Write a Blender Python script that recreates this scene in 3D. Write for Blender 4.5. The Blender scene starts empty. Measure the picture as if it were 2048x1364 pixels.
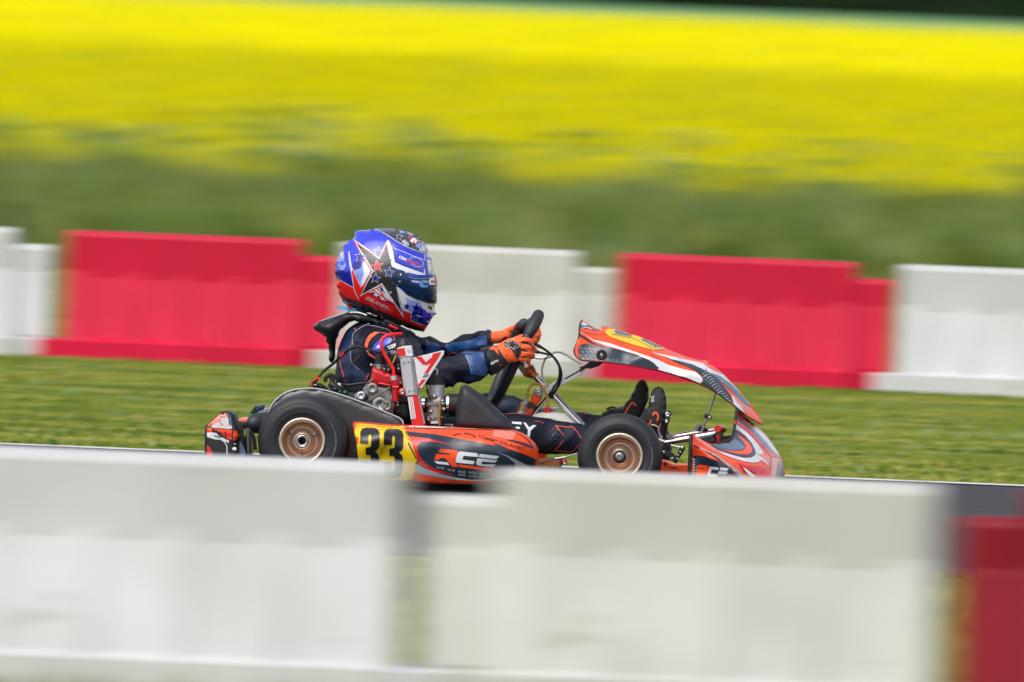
import bpy, bmesh, math, random
import numpy as np
from mathutils import Vector, Matrix
from mathutils.bvhtree import BVHTree
from mathutils.geometry import delaunay_2d_cdt, tessellate_polygon
R_ = math.radians
sc = bpy.context.scene
COL = sc.collection
random.seed(7); RNG = np.random.default_rng(7)

# ------------------------------------------------------------------ camera
CAMD, CAMH = 55.0, 1.597
DK = CAMD/30
FPX = 18660.0*DK                   # focal length in pixels of the 2048-wide photograph
def S(y): return (y+30)*DK-CAMD    # distances behind and before the kart
PITCH, ROLL = math.atan(692/FPX), R_(2.35)
cam_d = bpy.data.cameras.new('camera'); cam = bpy.data.objects.new('camera', cam_d); COL.objects.link(cam)
sc.camera = cam
cam_d.sensor_width = 36.0; cam_d.lens = 36.0*FPX/2048
cam_d.clip_start = 0.5; cam_d.clip_end = 6000
cF = Vector((0, math.cos(PITCH), -math.sin(PITCH)))
up0 = Vector((0, math.sin(PITCH), math.cos(PITCH))); rt0 = Vector((1, 0, 0))
cR = rt0*math.cos(ROLL) + up0*math.sin(ROLL)
cU = up0*math.cos(ROLL) - rt0*math.sin(ROLL)
C0 = Vector((0, -CAMD, CAMH))
m = Matrix((cR, cU, -cF)).transposed().to_4x4(); m.translation = C0
cam.matrix_world = m
cam_d.dof.use_dof = True
cam_d.dof.focus_distance = CAMD - 0.38
cam_d.dof.aperture_fstop = 7.0*DK
cam_d.dof.aperture_ratio = 0.11     # anamorphic lens: wide flat bokeh

# ------------------------------------------------------------------ world + sun
SUN_EL, SUN_AZ = R_(53), R_(207)    # azimuth measured clockwise from +Y; the sun stands behind the camera, to its left
w = bpy.data.worlds.new('World'); sc.world = w; w.use_nodes = True
nt = w.node_tree; nt.nodes.clear()
sky = nt.nodes.new('ShaderNodeTexSky'); sky.sky_type = 'NISHITA'; sky.sun_disc = False
sky.sun_elevation = SUN_EL; sky.sun_rotation = SUN_AZ; sky.air_density = 1.0; sky.dust_density = 3.0; sky.ozone_density = 1.0
hs = nt.nodes.new('ShaderNodeHueSaturation'); hs.inputs['Saturation'].default_value = 0.45
bg = nt.nodes.new('ShaderNodeBackground'); bg.inputs['Strength'].default_value = 0.15
wo = nt.nodes.new('ShaderNodeOutputWorld')
nt.links.new(sky.outputs[0], hs.inputs['Color']); nt.links.new(hs.outputs[0], bg.inputs[0]); nt.links.new(bg.outputs[0], wo.inputs[0])
sl = bpy.data.lights.new('sun', 'SUN'); sl.energy = 1.35; sl.angle = R_(60); sl.color = (1.0, .965, .91)
so = bpy.data.objects.new('sun', sl); COL.objects.link(so)
sd = Vector((math.sin(SUN_AZ)*math.cos(SUN_EL), math.cos(SUN_AZ)*math.cos(SUN_EL), math.sin(SUN_EL)))
so.rotation_euler = sd.to_track_quat('Z', 'Y').to_euler(); so.location = (0, -10, 40)
vs = sc.view_settings; vs.view_transform = 'Standard'; vs.look = 'None'; vs.gamma = 1; vs.exposure = 0.34; vs.use_curve_mapping = False
sc.cycles.use_denoising = True
sc.cycles.max_bounces = 6

# ------------------------------------------------------------------ helpers
def tag(o, label=None, cat=None, group=None, kind=None):
    if label: o['label'] = label
    if cat: o['category'] = cat
    if group: o['group'] = group
    if kind: o['kind'] = kind
    return o

def mat(name, col, rough=.5, metal=0.0, col2=None, nscale=8.0, nbias=.5, bump=0.0, bscale=60.0, coat=0.0, spec=.5, wear=0.0, wcol=(.03, .03, .032), wscale=26.0, wstretch=(1, 1, 3),
        trans=0.0, stretch=None, sheen=0.0, contrast=.25, rvar=.08):
    """principled material whose colour wanders between two tones and whose roughness and relief vary"""
    m = bpy.data.materials.new(name); m.use_nodes = True
    n = m.node_tree.nodes; L = m.node_tree.links; b = n['Principled BSDF']
    tc = n.new('ShaderNodeTexCoord'); mp = n.new('ShaderNodeMapping'); L.new(tc.outputs['Object'], mp.inputs[0])
    if stretch: mp.inputs['Scale'].default_value = stretch
    no = n.new('ShaderNodeTexNoise'); no.inputs['Scale'].default_value = nscale; no.inputs['Detail'].default_value = 4
    L.new(mp.outputs[0], no.inputs['Vector'])
    rp = n.new('ShaderNodeValToRGB'); L.new(no.outputs['Fac'], rp.inputs[0])
    e = rp.color_ramp.elements; e[0].position = nbias-contrast; e[1].position = nbias+contrast
    c2 = col2 if col2 else tuple(x*.86 for x in col)
    e[0].color = (*c2, 1); e[1].color = (*col, 1)
    colout = rp.outputs[0]
    if wear:
        m3 = n.new('ShaderNodeMapping'); m3.inputs['Scale'].default_value = wstretch; L.new(tc.outputs['Object'], m3.inputs[0])
        n3 = n.new('ShaderNodeTexNoise'); n3.inputs['Scale'].default_value = wscale; n3.inputs['Detail'].default_value = 9; n3.inputs['Roughness'].default_value = .72
        L.new(m3.outputs[0], n3.inputs['Vector'])
        r3 = n.new('ShaderNodeMapRange'); L.new(n3.outputs['Fac'], r3.inputs[0])
        r3.inputs['From Min'].default_value = .60; r3.inputs['From Max'].default_value = .74; r3.inputs['To Max'].default_value = wear
        mx3 = n.new('ShaderNodeMix'); mx3.data_type = 'RGBA'; L.new(r3.outputs[0], mx3.inputs[0]); L.new(rp.outputs[0], mx3.inputs[6]); mx3.inputs[7].default_value = (*wcol, 1)
        colout = mx3.outputs[2]
    L.new(colout, b.inputs['Base Color'])
    mr = n.new('ShaderNodeMapRange'); L.new(no.outputs['Fac'], mr.inputs[0])
    mr.inputs['To Min'].default_value = min(1, rough+rvar); mr.inputs['To Max'].default_value = max(.02, rough-rvar)
    L.new(mr.outputs[0], b.inputs['Roughness'])
    b.inputs['Metallic'].default_value = metal
    b.inputs['Specular IOR Level'].default_value = spec
    b.inputs['Coat Weight'].default_value = coat; b.inputs['Coat Roughness'].default_value = .14
    if sheen: b.inputs['Sheen Weight'].default_value = sheen
    if bump:
        n2 = n.new('ShaderNodeTexNoise'); n2.inputs['Scale'].default_value = bscale; n2.inputs['Detail'].default_value = 3
        L.new(mp.outputs[0], n2.inputs['Vector'])
        bu = n.new('ShaderNodeBump'); bu.inputs['Strength'].default_value = min(1, bump*10); bu.inputs['Distance'].default_value = bump*.05
        L.new(n2.outputs['Fac'], bu.inputs['Height']); L.new(bu.outputs[0], b.inputs['Normal'])
    if trans:
        out = n['Material Output']; t = n.new('ShaderNodeBsdfTranslucent'); L.new(rp.outputs[0], t.inputs[0])
        mx = n.new('ShaderNodeMixShader'); mx.inputs[0].default_value = trans
        L.new(b.outputs[0], mx.inputs[1]); L.new(t.outputs[0], mx.inputs[2]); L.new(mx.outputs[0], out.inputs[0])
    return m

def mesh_obj(name, verts, faces, mats, parent=None, midx=None, smooth=False, kind=None):
    me = bpy.data.meshes.new(name)
    me.from_pydata([tuple(v) for v in verts], [], [tuple(f) for f in faces]); me.update()
    for mm in (mats if isinstance(mats, (list, tuple)) else [mats]): me.materials.append(mm)
    if midx is not None: me.polygons.foreach_set('material_index', midx)
    if smooth: me.polygons.foreach_set('use_smooth', [True]*len(me.polygons))
    o = bpy.data.objects.new(name, me); COL.objects.link(o)
    if parent: o.parent = parent
    if kind: o['kind'] = kind
    return o

def mesh_np(name, V, F, mats, midx=None, kind=None, parent=None):
    """V (n,3), F (m,k) all faces with k corners"""
    me = bpy.data.meshes.new(name); n, k = len(F), F.shape[1]
    me.vertices.add(len(V)); me.vertices.foreach_set('co', V.astype(np.float32).ravel())
    me.loops.add(n*k); me.loops.foreach_set('vertex_index', F.astype(np.int32).ravel())
    me.polygons.add(n); me.polygons.foreach_set('loop_start', np.arange(n, dtype=np.int32)*k)
    me.polygons.foreach_set('loop_total', np.full(n, k, np.int32))
    for mm in (mats if isinstance(mats, (list, tuple)) else [mats]): me.materials.append(mm)
    if midx is not None: me.polygons.foreach_set('material_index', np.asarray(midx, np.int32))
    me.update(calc_edges=True)
    o = bpy.data.objects.new(name, me); COL.objects.link(o)
    if parent: o.parent = parent
    if kind: o['kind'] = kind
    return o

def empty(name, loc=(0, 0, 0), rz=0):
    o = bpy.data.objects.new(name, None); COL.objects.link(o); o.location = loc; o.rotation_euler.z = rz
    o.empty_display_size = .1
    return o

# ------------------------------------------------------------------ ground
M_soil = mat('meadow soil', (.10, .15, .028), .95, spec=.05, col2=(.045, .075, .018), nscale=1.2, bump=.5, bscale=30, contrast=.2)
M_mown = mat('mown turf', (.33, .33, .07), .95, spec=.05, col2=(.17, .225, .045), nscale=.9, bump=.4, bscale=80, contrast=.10, stretch=(.45, 3.4/DK, 1))
M_crop = mat('far green crop', (.16, .34, .17), .9, spec=.1, col2=(.12, .28, .13), nscale=.03, bump=.3, bscale=2)
M_asph = mat('asphalt', (.125, .128, .145), .85, col2=(.080, .082, .095), nscale=2.2, stretch=(.25, 2.5, 1), bump=.5, bscale=400)
M_line = mat('road paint', (.78, .78, .76), .6, col2=(.55, .54, .5), nscale=6, contrast=.15)

def gz(Y):
    Y = np.asarray(Y, float); z = np.zeros_like(Y)
    a, b = S(360), S(640)
    z = np.where(Y > a, (np.clip(Y, a, b)-a)/(b-a)*.88, z)
    return np.where(Y > b, 0.88+(Y-b)*.0012, z)
xs = np.array([-1500, -400, -120, -30, -10, 0, 10, 30, 120, 400, 1500.])
ysg = np.array([-200, -60, -12, 0, 12, 26, 40, 60, 120, 200, 300, S(360), S(400), S(450), S(500), S(560), S(600), S(640), S(700), 2000, 3600.])
gv = [(x, y, float(gz(y))) for y in ysg for x in xs]
gf = [(j*len(xs)+i, j*len(xs)+i+1, (j+1)*len(xs)+i+1, (j+1)*len(xs)+i) for j in range(len(ysg)-1) for i in range(len(xs)-1)]
tag(mesh_obj('ground', gv, gf, M_soil), 'rough green grassland running from the track to the fields', kind='structure')

def sheet(name, x0, x1, y0, y1, z, m, label, nx=1, ny=1):
    X = np.linspace(x0, x1, nx+1); Y = np.linspace(y0, y1, ny+1)
    v = [(x, y, z+float(gz(y))) for y in Y for x in X]
    f = [(j*(nx+1)+i, j*(nx+1)+i+1, (j+1)*(nx+1)+i+1, (j+1)*(nx+1)+i) for j in range(ny) for i in range(nx)]
    return tag(mesh_obj(name, v, f, m), label, kind='structure')
TRK0, TRK1 = S(-3.7), S(1.55)
V1, F1, G0 = S(22), S(31.5), S(20.5)
sheet('mown_verge', -120, 120, TRK1+.02, V1, .004, M_mown, 'mown grass verge between the track and the rough bank')
sheet('near_verge', -120, 120, -60, TRK0, .004, M_mown, 'mown grass in front of the track under the near barriers')
sheet('track', -120, 120, TRK0, TRK1+.02, .008, M_asph, 'grey asphalt kart track')
sheet('track_line', -120, 120, TRK1-.16, TRK1, .012, M_line, 'white painted line along the far edge of the track')
sheet('crop_field', -700, 700, S(246), S(640), .25, M_crop, 'bluish green crop field beyond the yellow flowers', 1, 24)

# ------------------------------------------------------------------ grass and flowers (nobody could count them)
def blades(name, n, area, h, wd, mats, label, cat, lean=.35, zfun=None, patch=None, wts=None, two=True):
    x0, x1, y0, y1 = area
    X = RNG.uniform(x0, x1, n); Y = RNG.uniform(y0, y1, n)
    if patch is not None:
        keep = RNG.random(n) < patch(X, Y); X, Y = X[keep], Y[keep]; n = len(X)
    H = RNG.uniform(h[0], h[1], n)*(0.75+.5*RNG.random(n)); a = RNG.uniform(0, 2*np.pi, n); W = RNG.uniform(wd[0], wd[1], n)
    if zfun is not None: H = H*zfun(X, Y)
    b = RNG.uniform(0, 2*np.pi, n); ln = RNG.random(n)*lean*H
    P = np.stack([X, Y, np.zeros(n)], 1); S = np.stack([np.cos(a)*W/2, np.sin(a)*W/2, np.zeros(n)], 1)
    T = P+np.stack([np.cos(b)*ln, np.sin(b)*ln, H], 1); Mi = P+np.stack([np.cos(b)*ln*.3, np.sin(b)*ln*.3, H*.55], 1)
    V = np.stack([P-S, P+S, Mi+S*.8, T, Mi-S*.8], 1).reshape(-1, 3)
    F = np.arange(n*5).reshape(n, 5)
    cs = np.cumsum(wts if wts else np.ones(len(mats))/len(mats))
    q = np.clip(.88*rank(nz2(X, Y, 77+len(name)))+.12*RNG.random(n), 0, .9999)
    mi = np.searchsorted(cs/cs[-1], rank(q))
    return tag(mesh_np(name, V, F, mats, np.clip(mi, 0, len(mats)-1), 'stuff'), label, cat)

def rank(a):
    o = np.empty(len(a)); o[np.argsort(a)] = np.arange(len(a))/max(1, len(a)); return o
def nz2(X, Y, seed):
    return nz(X, Y, 3.2, .9, seed)+.8*nz(X, Y, 1.3, .36, seed+1)+.4*nz(X, Y, .5, .2, seed+2)
def nz(X, Y, sx, sy, seed=0):
    """cheap smooth noise 0..1"""
    r = np.random.default_rng(seed); v = np.zeros_like(X)
    for k in range(7):
        a, p = r.uniform(.6, 1.9), r.uniform(0, 6.28, 2)
        v += np.sin(X/sx*a*6.28+p[0]+1.7*np.sin(Y/(sy*DK)*a+p[1]*2))*np.sin(Y/(sy*DK)*a*6.28+p[1]+1.3*np.sin(X/sx*a))
    return 1/(1+np.exp(-v*1.1))

M_g1 = mat('grass blade', (.31, .355, .05), .7, col2=(.20, .28, .036), nscale=.9, trans=.42, spec=.08)
M_g2 = mat('grass blade dark', (.105, .195, .034), .7, nscale=2, trans=.3, spec=.08)
M_g3 = mat('grass blade dry', (.50, .46, .13), .8, nscale=2, trans=.3, spec=.08)
M_g4 = mat('grass blade pale', (.36, .48, .22), .7, nscale=2, trans=.4, spec=.08)
blades('grass', 300000, (-5.2, 5.2, TRK1-.015, V1), (.005, .020), (.012, .026), [M_g2, M_g1, M_g3],
       'short mown grass with dry straw between track and barriers', 'grass', wts=[.20, .62, .18],
       patch=lambda X, Y: .25+.75*nz(X, Y, 3.0, .7, 3))
blades('grass_clump', 20000, (-5.2, 5.2, TRK1+.05, V1), (.018, .038), (.012, .026), [M_g2, M_g4],
       'darker tufts standing in the mown grass', 'grass', wts=[.6, .4], patch=lambda X, Y: (nz(X, Y, 1.6, .6, 9) > .72)*1.0)
blades('grass', 16000, (-3.2, 3.2, S(-12.5), TRK0), (.03, .07), (.006, .013), [M_g1, M_g2, M_g3],
       'short grass on the camera side of the track', 'grass', wts=[.6, .2, .2])
blades('rough_grass', 150000, (-7, 7, G0, F1), (.12, .38), (.012, .034), [M_g2, M_g1, M_g4, M_g3],
       'tall rough grass and weeds on the bank below the yellow flowers', 'grass', lean=.6, wts=[.30, .34, .26, .10],
       zfun=lambda X, Y: .35+.8*nz(X, Y, 3.4, 4, 5)+.5*nz(X, Y, 1.1, 1.5, 6))
# weeds and docks in the rough: broad leaves
M_w1 = mat('weed leaf', (.14, .30, .06), .6, nscale=3, trans=.25)
M_w2 = mat('weed leaf pale', (.30, .40, .22), .7, nscale=3, trans=.25)
def leafcloud(name, C, r, nleaf, size, mats, label, cat, wts=None, flat=.6):
    """around every centre C a loose ball of small four-cornered leaves"""
    n = len(C)*nleaf; cc = np.repeat(C, nleaf, 0); rr = np.repeat(r, nleaf)
    d = RNG.normal(size=(n, 3)); d /= np.linalg.norm(d, axis=1)[:, None]
    p = cc+d*(rr*RNG.random(n)**.45)[:, None]*np.array([1, 1, flat]); p[:, 2] = np.maximum(p[:, 2], .02)
    a = RNG.normal(size=(n, 3)); a /= np.linalg.norm(a, axis=1)[:, None]
    b = np.cross(a, RNG.normal(size=(n, 3))); b /= np.linalg.norm(b, axis=1)[:, None]
    s = (RNG.uniform(size[0], size[1], n)/2)[:, None]
    V = np.stack([p-a*s, p-b*s*.6, p+a*s, p+b*s*.6], 1).reshape(-1, 3)
    mi = RNG.choice(len(mats), n, p=wts)
    return tag(mesh_np(name, V, np.arange(n*4).reshape(n, 4), mats, mi, 'stuff'), label, cat)
nC = 1100
Cw = np.stack([RNG.uniform(-7, 7, nC), RNG.uniform(S(22), S(31), nC), np.zeros(nC)], 1); Cw[:, 2] = RNG.uniform(.05, .22, nC)
leafcloud('weeds', Cw, RNG.uniform(.10, .26, nC), 50, (.05, .14), [M_w1, M_w2], 'broad leaved weeds and nettles in the rough bank', 'weeds', [.7, .3])

# the rapeseed: stalks, leaves and yellow heads, dense at the near edge, then heads over a closed canopy
M_yel = mat('rape petal', (.98, .90, .001), .6, col2=(.94, .85, .001), nscale=.5, trans=.55, spec=.05)
M_yel2 = mat('rape petal greenish', (.84, .78, .006), .6, nscale=.7, trans=.55, spec=.05)
M_stem = mat('rape stalk', (.12, .24, .08), .7, nscale=1, trans=.2)
M_canopy = mat('rape canopy', (.84, .76, .002), .9, spec=.05, col2=(.62, .60, .004), nscale=.25, contrast=.2, bump=.5, bscale=6)
FY0 = S(30.2)
def edge(X): return FY0 + 1.6*nz(X, X*0+3, 9, 5, 11) + .7*nz(X, X*0+1, 2.3, 5, 12)
nP = 37000
Xp = RNG.uniform(-8.5, 8.5, nP); Yp = edge(Xp) + 34*DK*RNG.random(nP)**1.08
hp = RNG.uniform(.72, .98, nP)*np.clip(.50+.50*(Yp-edge(Xp))/(17*DK)+.30*(nz(Xp, Yp, 3, 2, 21)-.4), .40, 1.05)
hp *= .80+.28*nz(Xp, Yp, .9, 1.6, 23)
gap = (nz(Xp, Yp, 1.5, 2.0, 24) > .74+.26*(Yp-edge(Xp))/(8*DK)) & (Yp < edge(Xp)+8*DK) & (RNG.random(nP) < .8)
Cp = np.stack([Xp, Yp, hp-.08], 1); Cgap = Cp[gap]; Cp = Cp[~gap]; Xp, Yp = Xp[~gap], Yp[~gap]; nP = len(Xp)
leafcloud('rapeseed_leaf', Cgap, np.full(len(Cgap), .16), 14, (.05, .12), [M_w1, M_w2, M_g2], 'green gaps between the yellow rapeseed plants', 'plants', [.4, .3, .3], flat=1.2)
leafcloud('rapeseed_flower', Cp, np.full(nP, .10)+.06*RNG.random(nP), 16, (.035, .075), [M_yel, M_yel2, M_stem],
          'bright yellow rapeseed flowers on the near edge of the field', 'flowers', [.70, .24, .06], flat=.9)
near = Yp < edge(Xp)+9*DK
Cl = Cp[near].copy(); 
low = Cl[RNG.random(len(Cl)) < .6].copy(); low[:, 2] *= RNG.uniform(.35, .8, len(low))
leafcloud('rapeseed_flower', low, np.full(len(low), .12), 9, (.03, .07), [M_yel, M_yel2, M_stem],
          'lower yellow side shoots of the rapeseed', 'flowers', [.55, .23, .22], flat=.8)
Cl[:, 2] *= .34
Cl = Cl[RNG.random(len(Cl)) < .6]
leafcloud('rapeseed_leaf', Cl, np.full(len(Cl), .22), 9, (.06, .13), [M_stem, M_w1, M_g2], 'green stalks and leaves of the rapeseed', 'plants', [.45, .3, .25], flat=1.3)
# the canopy behind: an uneven closed sheet with heads standing out of it
ny, nx = 120, 60
Yc = FY0+24*DK + (S(238)-FY0-24*DK)*(np.linspace(0, 1, ny)**2.0); V = []
for y in Yc:
    wX = 9.5+.16*(y-FY0)
    X = np.linspace(-wX, wX, nx); z = .80+.10*nz(X, X*0+y, 4, 7, 31)
    V.append(np.stack([X, X*0+y, z], 1))
V = np.concatenate(V); I = (np.arange(ny-1)[:, None]*nx+np.arange(nx-1)[None]).ravel()
tag(mesh_np('rapeseed_canopy', V, np.stack([I, I+1, I+nx+1, I+nx], 1), M_canopy, None, 'stuff'), 'closed canopy of the yellow rapeseed field', 'flowers')
nQ = 30000
t = RNG.random(nQ); Yq = FY0+24*DK+(238-24)*DK*t**1.6; Xq = RNG.uniform(-1, 1, nQ)*(9.5+.16*(Yq-FY0))
Cq = np.stack([Xq, Yq, .84+.10*nz(Xq, Yq, 4, 7, 31)+.08*RNG.random(nQ)], 1)
leafcloud('rapeseed_flower', Cq, .10+.0018*(Yq-FY0), 9, (.06, .16), [M_yel, M_yel2, M_stem], 'yellow rapeseed heads over the far part of the field', 'flowers', [.78, .17, .05], flat=.5)
# hedge line at the very back
M_h1 = mat('hedge leaf', (.030, .070, .016), .7, nscale=.4, trans=.15); M_h2 = mat('hedge leaf dark', (.014, .036, .009), .7, nscale=.4)
nH = 2600
Xh = RNG.uniform(-85, 85, nH); Ch = np.stack([Xh, S(640)+RNG.uniform(0, 6, nH), 0.88+RNG.random(nH)**1.1*(5.0+2*nz(Xh, Xh*0, 30, 1, 41))], 1)
leafcloud('hedgerow', Ch, np.full(nH, 1.3), 40, (.35, .8), [M_h1, M_h2], 'dark hedgerow along the far edge of the green crop field', 'hedge', [.5, .5], flat=.9)

# ------------------------------------------------------------------ plastic barriers
M_bw = mat('barrier white plastic', (.61, .62, .645), .42, col2=(.46, .465, .46), nscale=3.0, contrast=.3, spec=.25, bump=.012, bscale=30, wear=.75, wcol=(.22, .21, .18), wscale=4, wstretch=(.7, 1, 1.3))
M_bw2 = mat('barrier cream plastic', (.58, .58, .555), .45, col2=(.43, .425, .40), nscale=3.5, contrast=.3, spec=.25, bump=.012, bscale=30, wear=.75, wcol=(.24, .21, .15), wscale=4, wstretch=(.7, 1, 1.3))
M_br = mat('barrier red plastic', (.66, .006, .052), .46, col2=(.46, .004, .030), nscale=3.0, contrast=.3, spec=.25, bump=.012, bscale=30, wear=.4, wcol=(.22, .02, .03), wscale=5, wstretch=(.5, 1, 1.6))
M_brshade = mat('barrier shaded red plastic', (.27, .002, .013), .5, col2=(.15, .001, .006), nscale=3.0, contrast=.3, spec=.25, bump=.012, bscale=30, wear=.4, wcol=(.12, .02, .02), wscale=5, wstretch=(.5, 1, 1.6))  # barrier red deepened: shade of its dark side is put into the colour
BL, BH, BODY = 1.158, .532, .985
def barrier_mesh(m):
    """a jersey-shaped plastic barrier: upright neck, flared skirt with four recessed panels, foot, and a lower tongue at +x"""
    bm = bmesh.new()
    def prof(hn, hs, hf, top, grow=0.0, neck=.36, foot=.078):
        r = .022
        half = [(hf, 0), (hf, foot-.006), (hf-.006, foot), (hs, foot+.01), (hn+.004, neck-.012), (hn, neck+.006), (hn, top-r), (hn-.007, top-.007), (hn-r, top)]
        return [(-y, z) for y, z in half] + [(y, z) for y, z in reversed(half)]
    def run(stations, closed=True):
        rings = []
        for x, pr in stations: rings.append([bm.verts.new((x, y, z)) for y, z in pr])
        n = len(rings[0])
        for a, b in zip(rings, rings[1:]):
            for i in range(n): bm.faces.new((a[i], b[i], b[(i+1) % n], a[(i+1) % n]))
        bm.faces.new(rings[0][::-1]) if closed else None
        bm.faces.new(rings[-1]) if closed else None
    full = prof(.092, .168, .178, BH); slim = prof(.084, .160, .171, BH-.007)
    st = [(0.0, slim), (.012, full)]
    edges = np.linspace(.07, BODY-.07, 5)
    for i in range(4):
        a, b = edges[i]+.028, edges[i+1]-.028
        rec = list(full)
        def inset(d):
            out = []
            for k, (y, z) in enumerate(full):
                kk = k if k < 9 else 17-k
                s = 1 if y > 0 else -1
                if kk == 3: out.append((y-s*d*.9, z))
                elif kk == 4: out.append((y-s*d*.2, z-.01))
                else: out.append((y, z))
            return out
        st += [(a-.010, full), (a+.004, inset(.020)), (b-.004, inset(.020)), (b+.010, full)]
    st += [(BODY-.012, full), (BODY, slim)]
    run(st)
    t = prof(.064, .108, .111, .466, neck=.345)
    run([(BODY-.01, t), (BODY+.143, t), (BODY+.157, prof(.056, .100, .103, .458, neck=.340))])
    f = [(-.168, 0), (-.168, .070), (-.16, .076), (.16, .076), (.168, .070), (.168, 0)]
    run([(-.105, f), (.004, f)])
    # rib pair moulded across the neck and a filler cap on the top
    bmesh.ops.recalc_face_normals(bm, faces=bm.faces)
    me = bpy.data.meshes.new('barrier'); bm.to_mesh(me); bm.free(); me.materials.append(m); return me
def filler(parent, m):
    n = 14; V = []; F = []
    for z, r in ((BH-.002, .032), (BH+.010, .032), (BH+.014, .028)):
        V += [(.30+r*math.cos(2*math.pi*i/n), r*math.sin(2*math.pi*i/n), z) for i in range(n)]
    for k in range(2): F += [(k*n+i, k*n+(i+1) % n, (k+1)*n+(i+1) % n, (k+1)*n+i) for i in range(n)]
    F.append(tuple(range(2*n, 3*n)))
    return mesh_obj('filler_cap', V, F, m, parent)
protos = {}
def barrier(kind, x, y, rz, label, group, dz=0, tilt=0):
    mm = {'w': M_bw, 'c': M_bw2, 'r': M_br, 'd': M_brshade}[kind]
    if kind not in protos: protos[kind] = barrier_mesh(mm)
    o = bpy.data.objects.new('plastic_barrier', protos[kind]); COL.objects.link(o)
    o.location = (x, y, .004); o.rotation_euler = (0, 0, rz)
    tag(o, label, 'barrier', group)
    return o
YF, YN = 39.1*DK-CAMD, 20.95*DK-CAMD
def px2x(u, v, Y):
    d = cF*FPX+cR*(u-1024)-cU*(v-682); t = (Y-C0.y)/d.y; return (C0+d*t).x
GF, GN = 'barriers behind the track', 'barriers in front of the track'
far = [(-990, 'w', 'white plastic barrier far left behind the track, outside the frame'),
       (-445, 'w', 'white plastic barrier behind the track at the left edge of the photo'),
       (132, 'r', 'red plastic barrier behind the kart, left of the driver helmet'),
       (682, 'c', 'white plastic barrier behind the driver arms and steering wheel'),
       (1238, 'r', 'red plastic barrier behind the kart front fairing'),
       (1800, 'w', 'white plastic barrier behind the track at the right edge of the photo')]
for u, k, lb in far[1:]:
    barrier(k, px2x(u, 600, YF), YF+RNG.uniform(-.03, .03), R_(-.3)+R_(RNG.uniform(-.4, .4)), lb, GF)
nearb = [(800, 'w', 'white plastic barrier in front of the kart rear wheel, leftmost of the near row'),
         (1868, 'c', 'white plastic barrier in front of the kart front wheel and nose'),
         (2938, 'd', 'red plastic barrier in a shaded tone at the right edge in front of the track')]
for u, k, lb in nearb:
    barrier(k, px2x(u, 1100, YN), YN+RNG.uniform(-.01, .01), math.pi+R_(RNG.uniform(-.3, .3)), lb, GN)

# ================================================================== shaping tools for the kart and its driver
YAW = R_(-2.0)
KM = Matrix.Rotation(YAW, 4, 'Z'); KI = KM.inverted()
CK = KI @ C0                                    # the camera seen from the kart's own frame
def ray(u, v): return (KI.to_3x3() @ (cF*FPX+cR*(u-1024)-cU*(v-682))).normalized()
def K(u, v, y):
    """metres in the kart's frame (x forward, y left, z up) of the photograph's point (u,v) lying y metres off the centreline"""
    d = ray(u, v); t = (y-CK.y)/d.y; return CK+d*t
PXM = (CAMD-.4)/FPX                                  # metres per pixel at the near side of the kart
def Z(ox, oy, s):
    def f(*p):
        if len(p) == 2 and not isinstance(p[0], (tuple, list)): return (ox+p[0]/s, oy+p[1]/s)
        return [(ox+q[0]/s, oy+q[1]/s)+tuple(q[2:]) for q in (p[0] if len(p) == 1 else p)]
    return f
c1 = Z(620, 440, 3.788); c2 = Z(400, 640, 3.79); c3 = Z(680, 640, 5.12); c4 = Z(940, 600, 4.5475); c5 = Z(1120, 620, 3.79)
c6 = Z(680, 800, 4.6545); c7 = Z(660, 450, 6.2); c8 = Z(1240, 820, 5.689)
a1 = Z(790, 500, 8.52); a2 = Z(670, 470, 9.09); a3 = Z(700, 840, 9.744); a4 = Z(860, 850, 8.904); a5 = Z(1370, 820, 9.743)
a6 = Z(1000, 780, 8.022); a7 = Z(610, 640, 8.527); a8 = Z(400, 790, 10.49)

def spline(P, sub=6, closed=False):
    """Catmull-Rom through any-dimensional points"""
    P = [np.array(p, float) for p in P]; n = len(P); out = []
    for i in range(n if closed else n-1):
        p0 = P[(i-1) % n] if closed or i else P[0]; p1 = P[i]; p2 = P[(i+1) % n]; p3 = P[(i+2) % n] if closed or i+2 < n else P[-1]
        for k in range(sub):
            t = k/sub; out.append(.5*((2*p1)+(-p0+p2)*t+(2*p0-5*p1+4*p2-p3)*t*t+(-p0+3*p1-3*p2+p3)*t**3))
    if not closed: out.append(P[-1])
    return out

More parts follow.
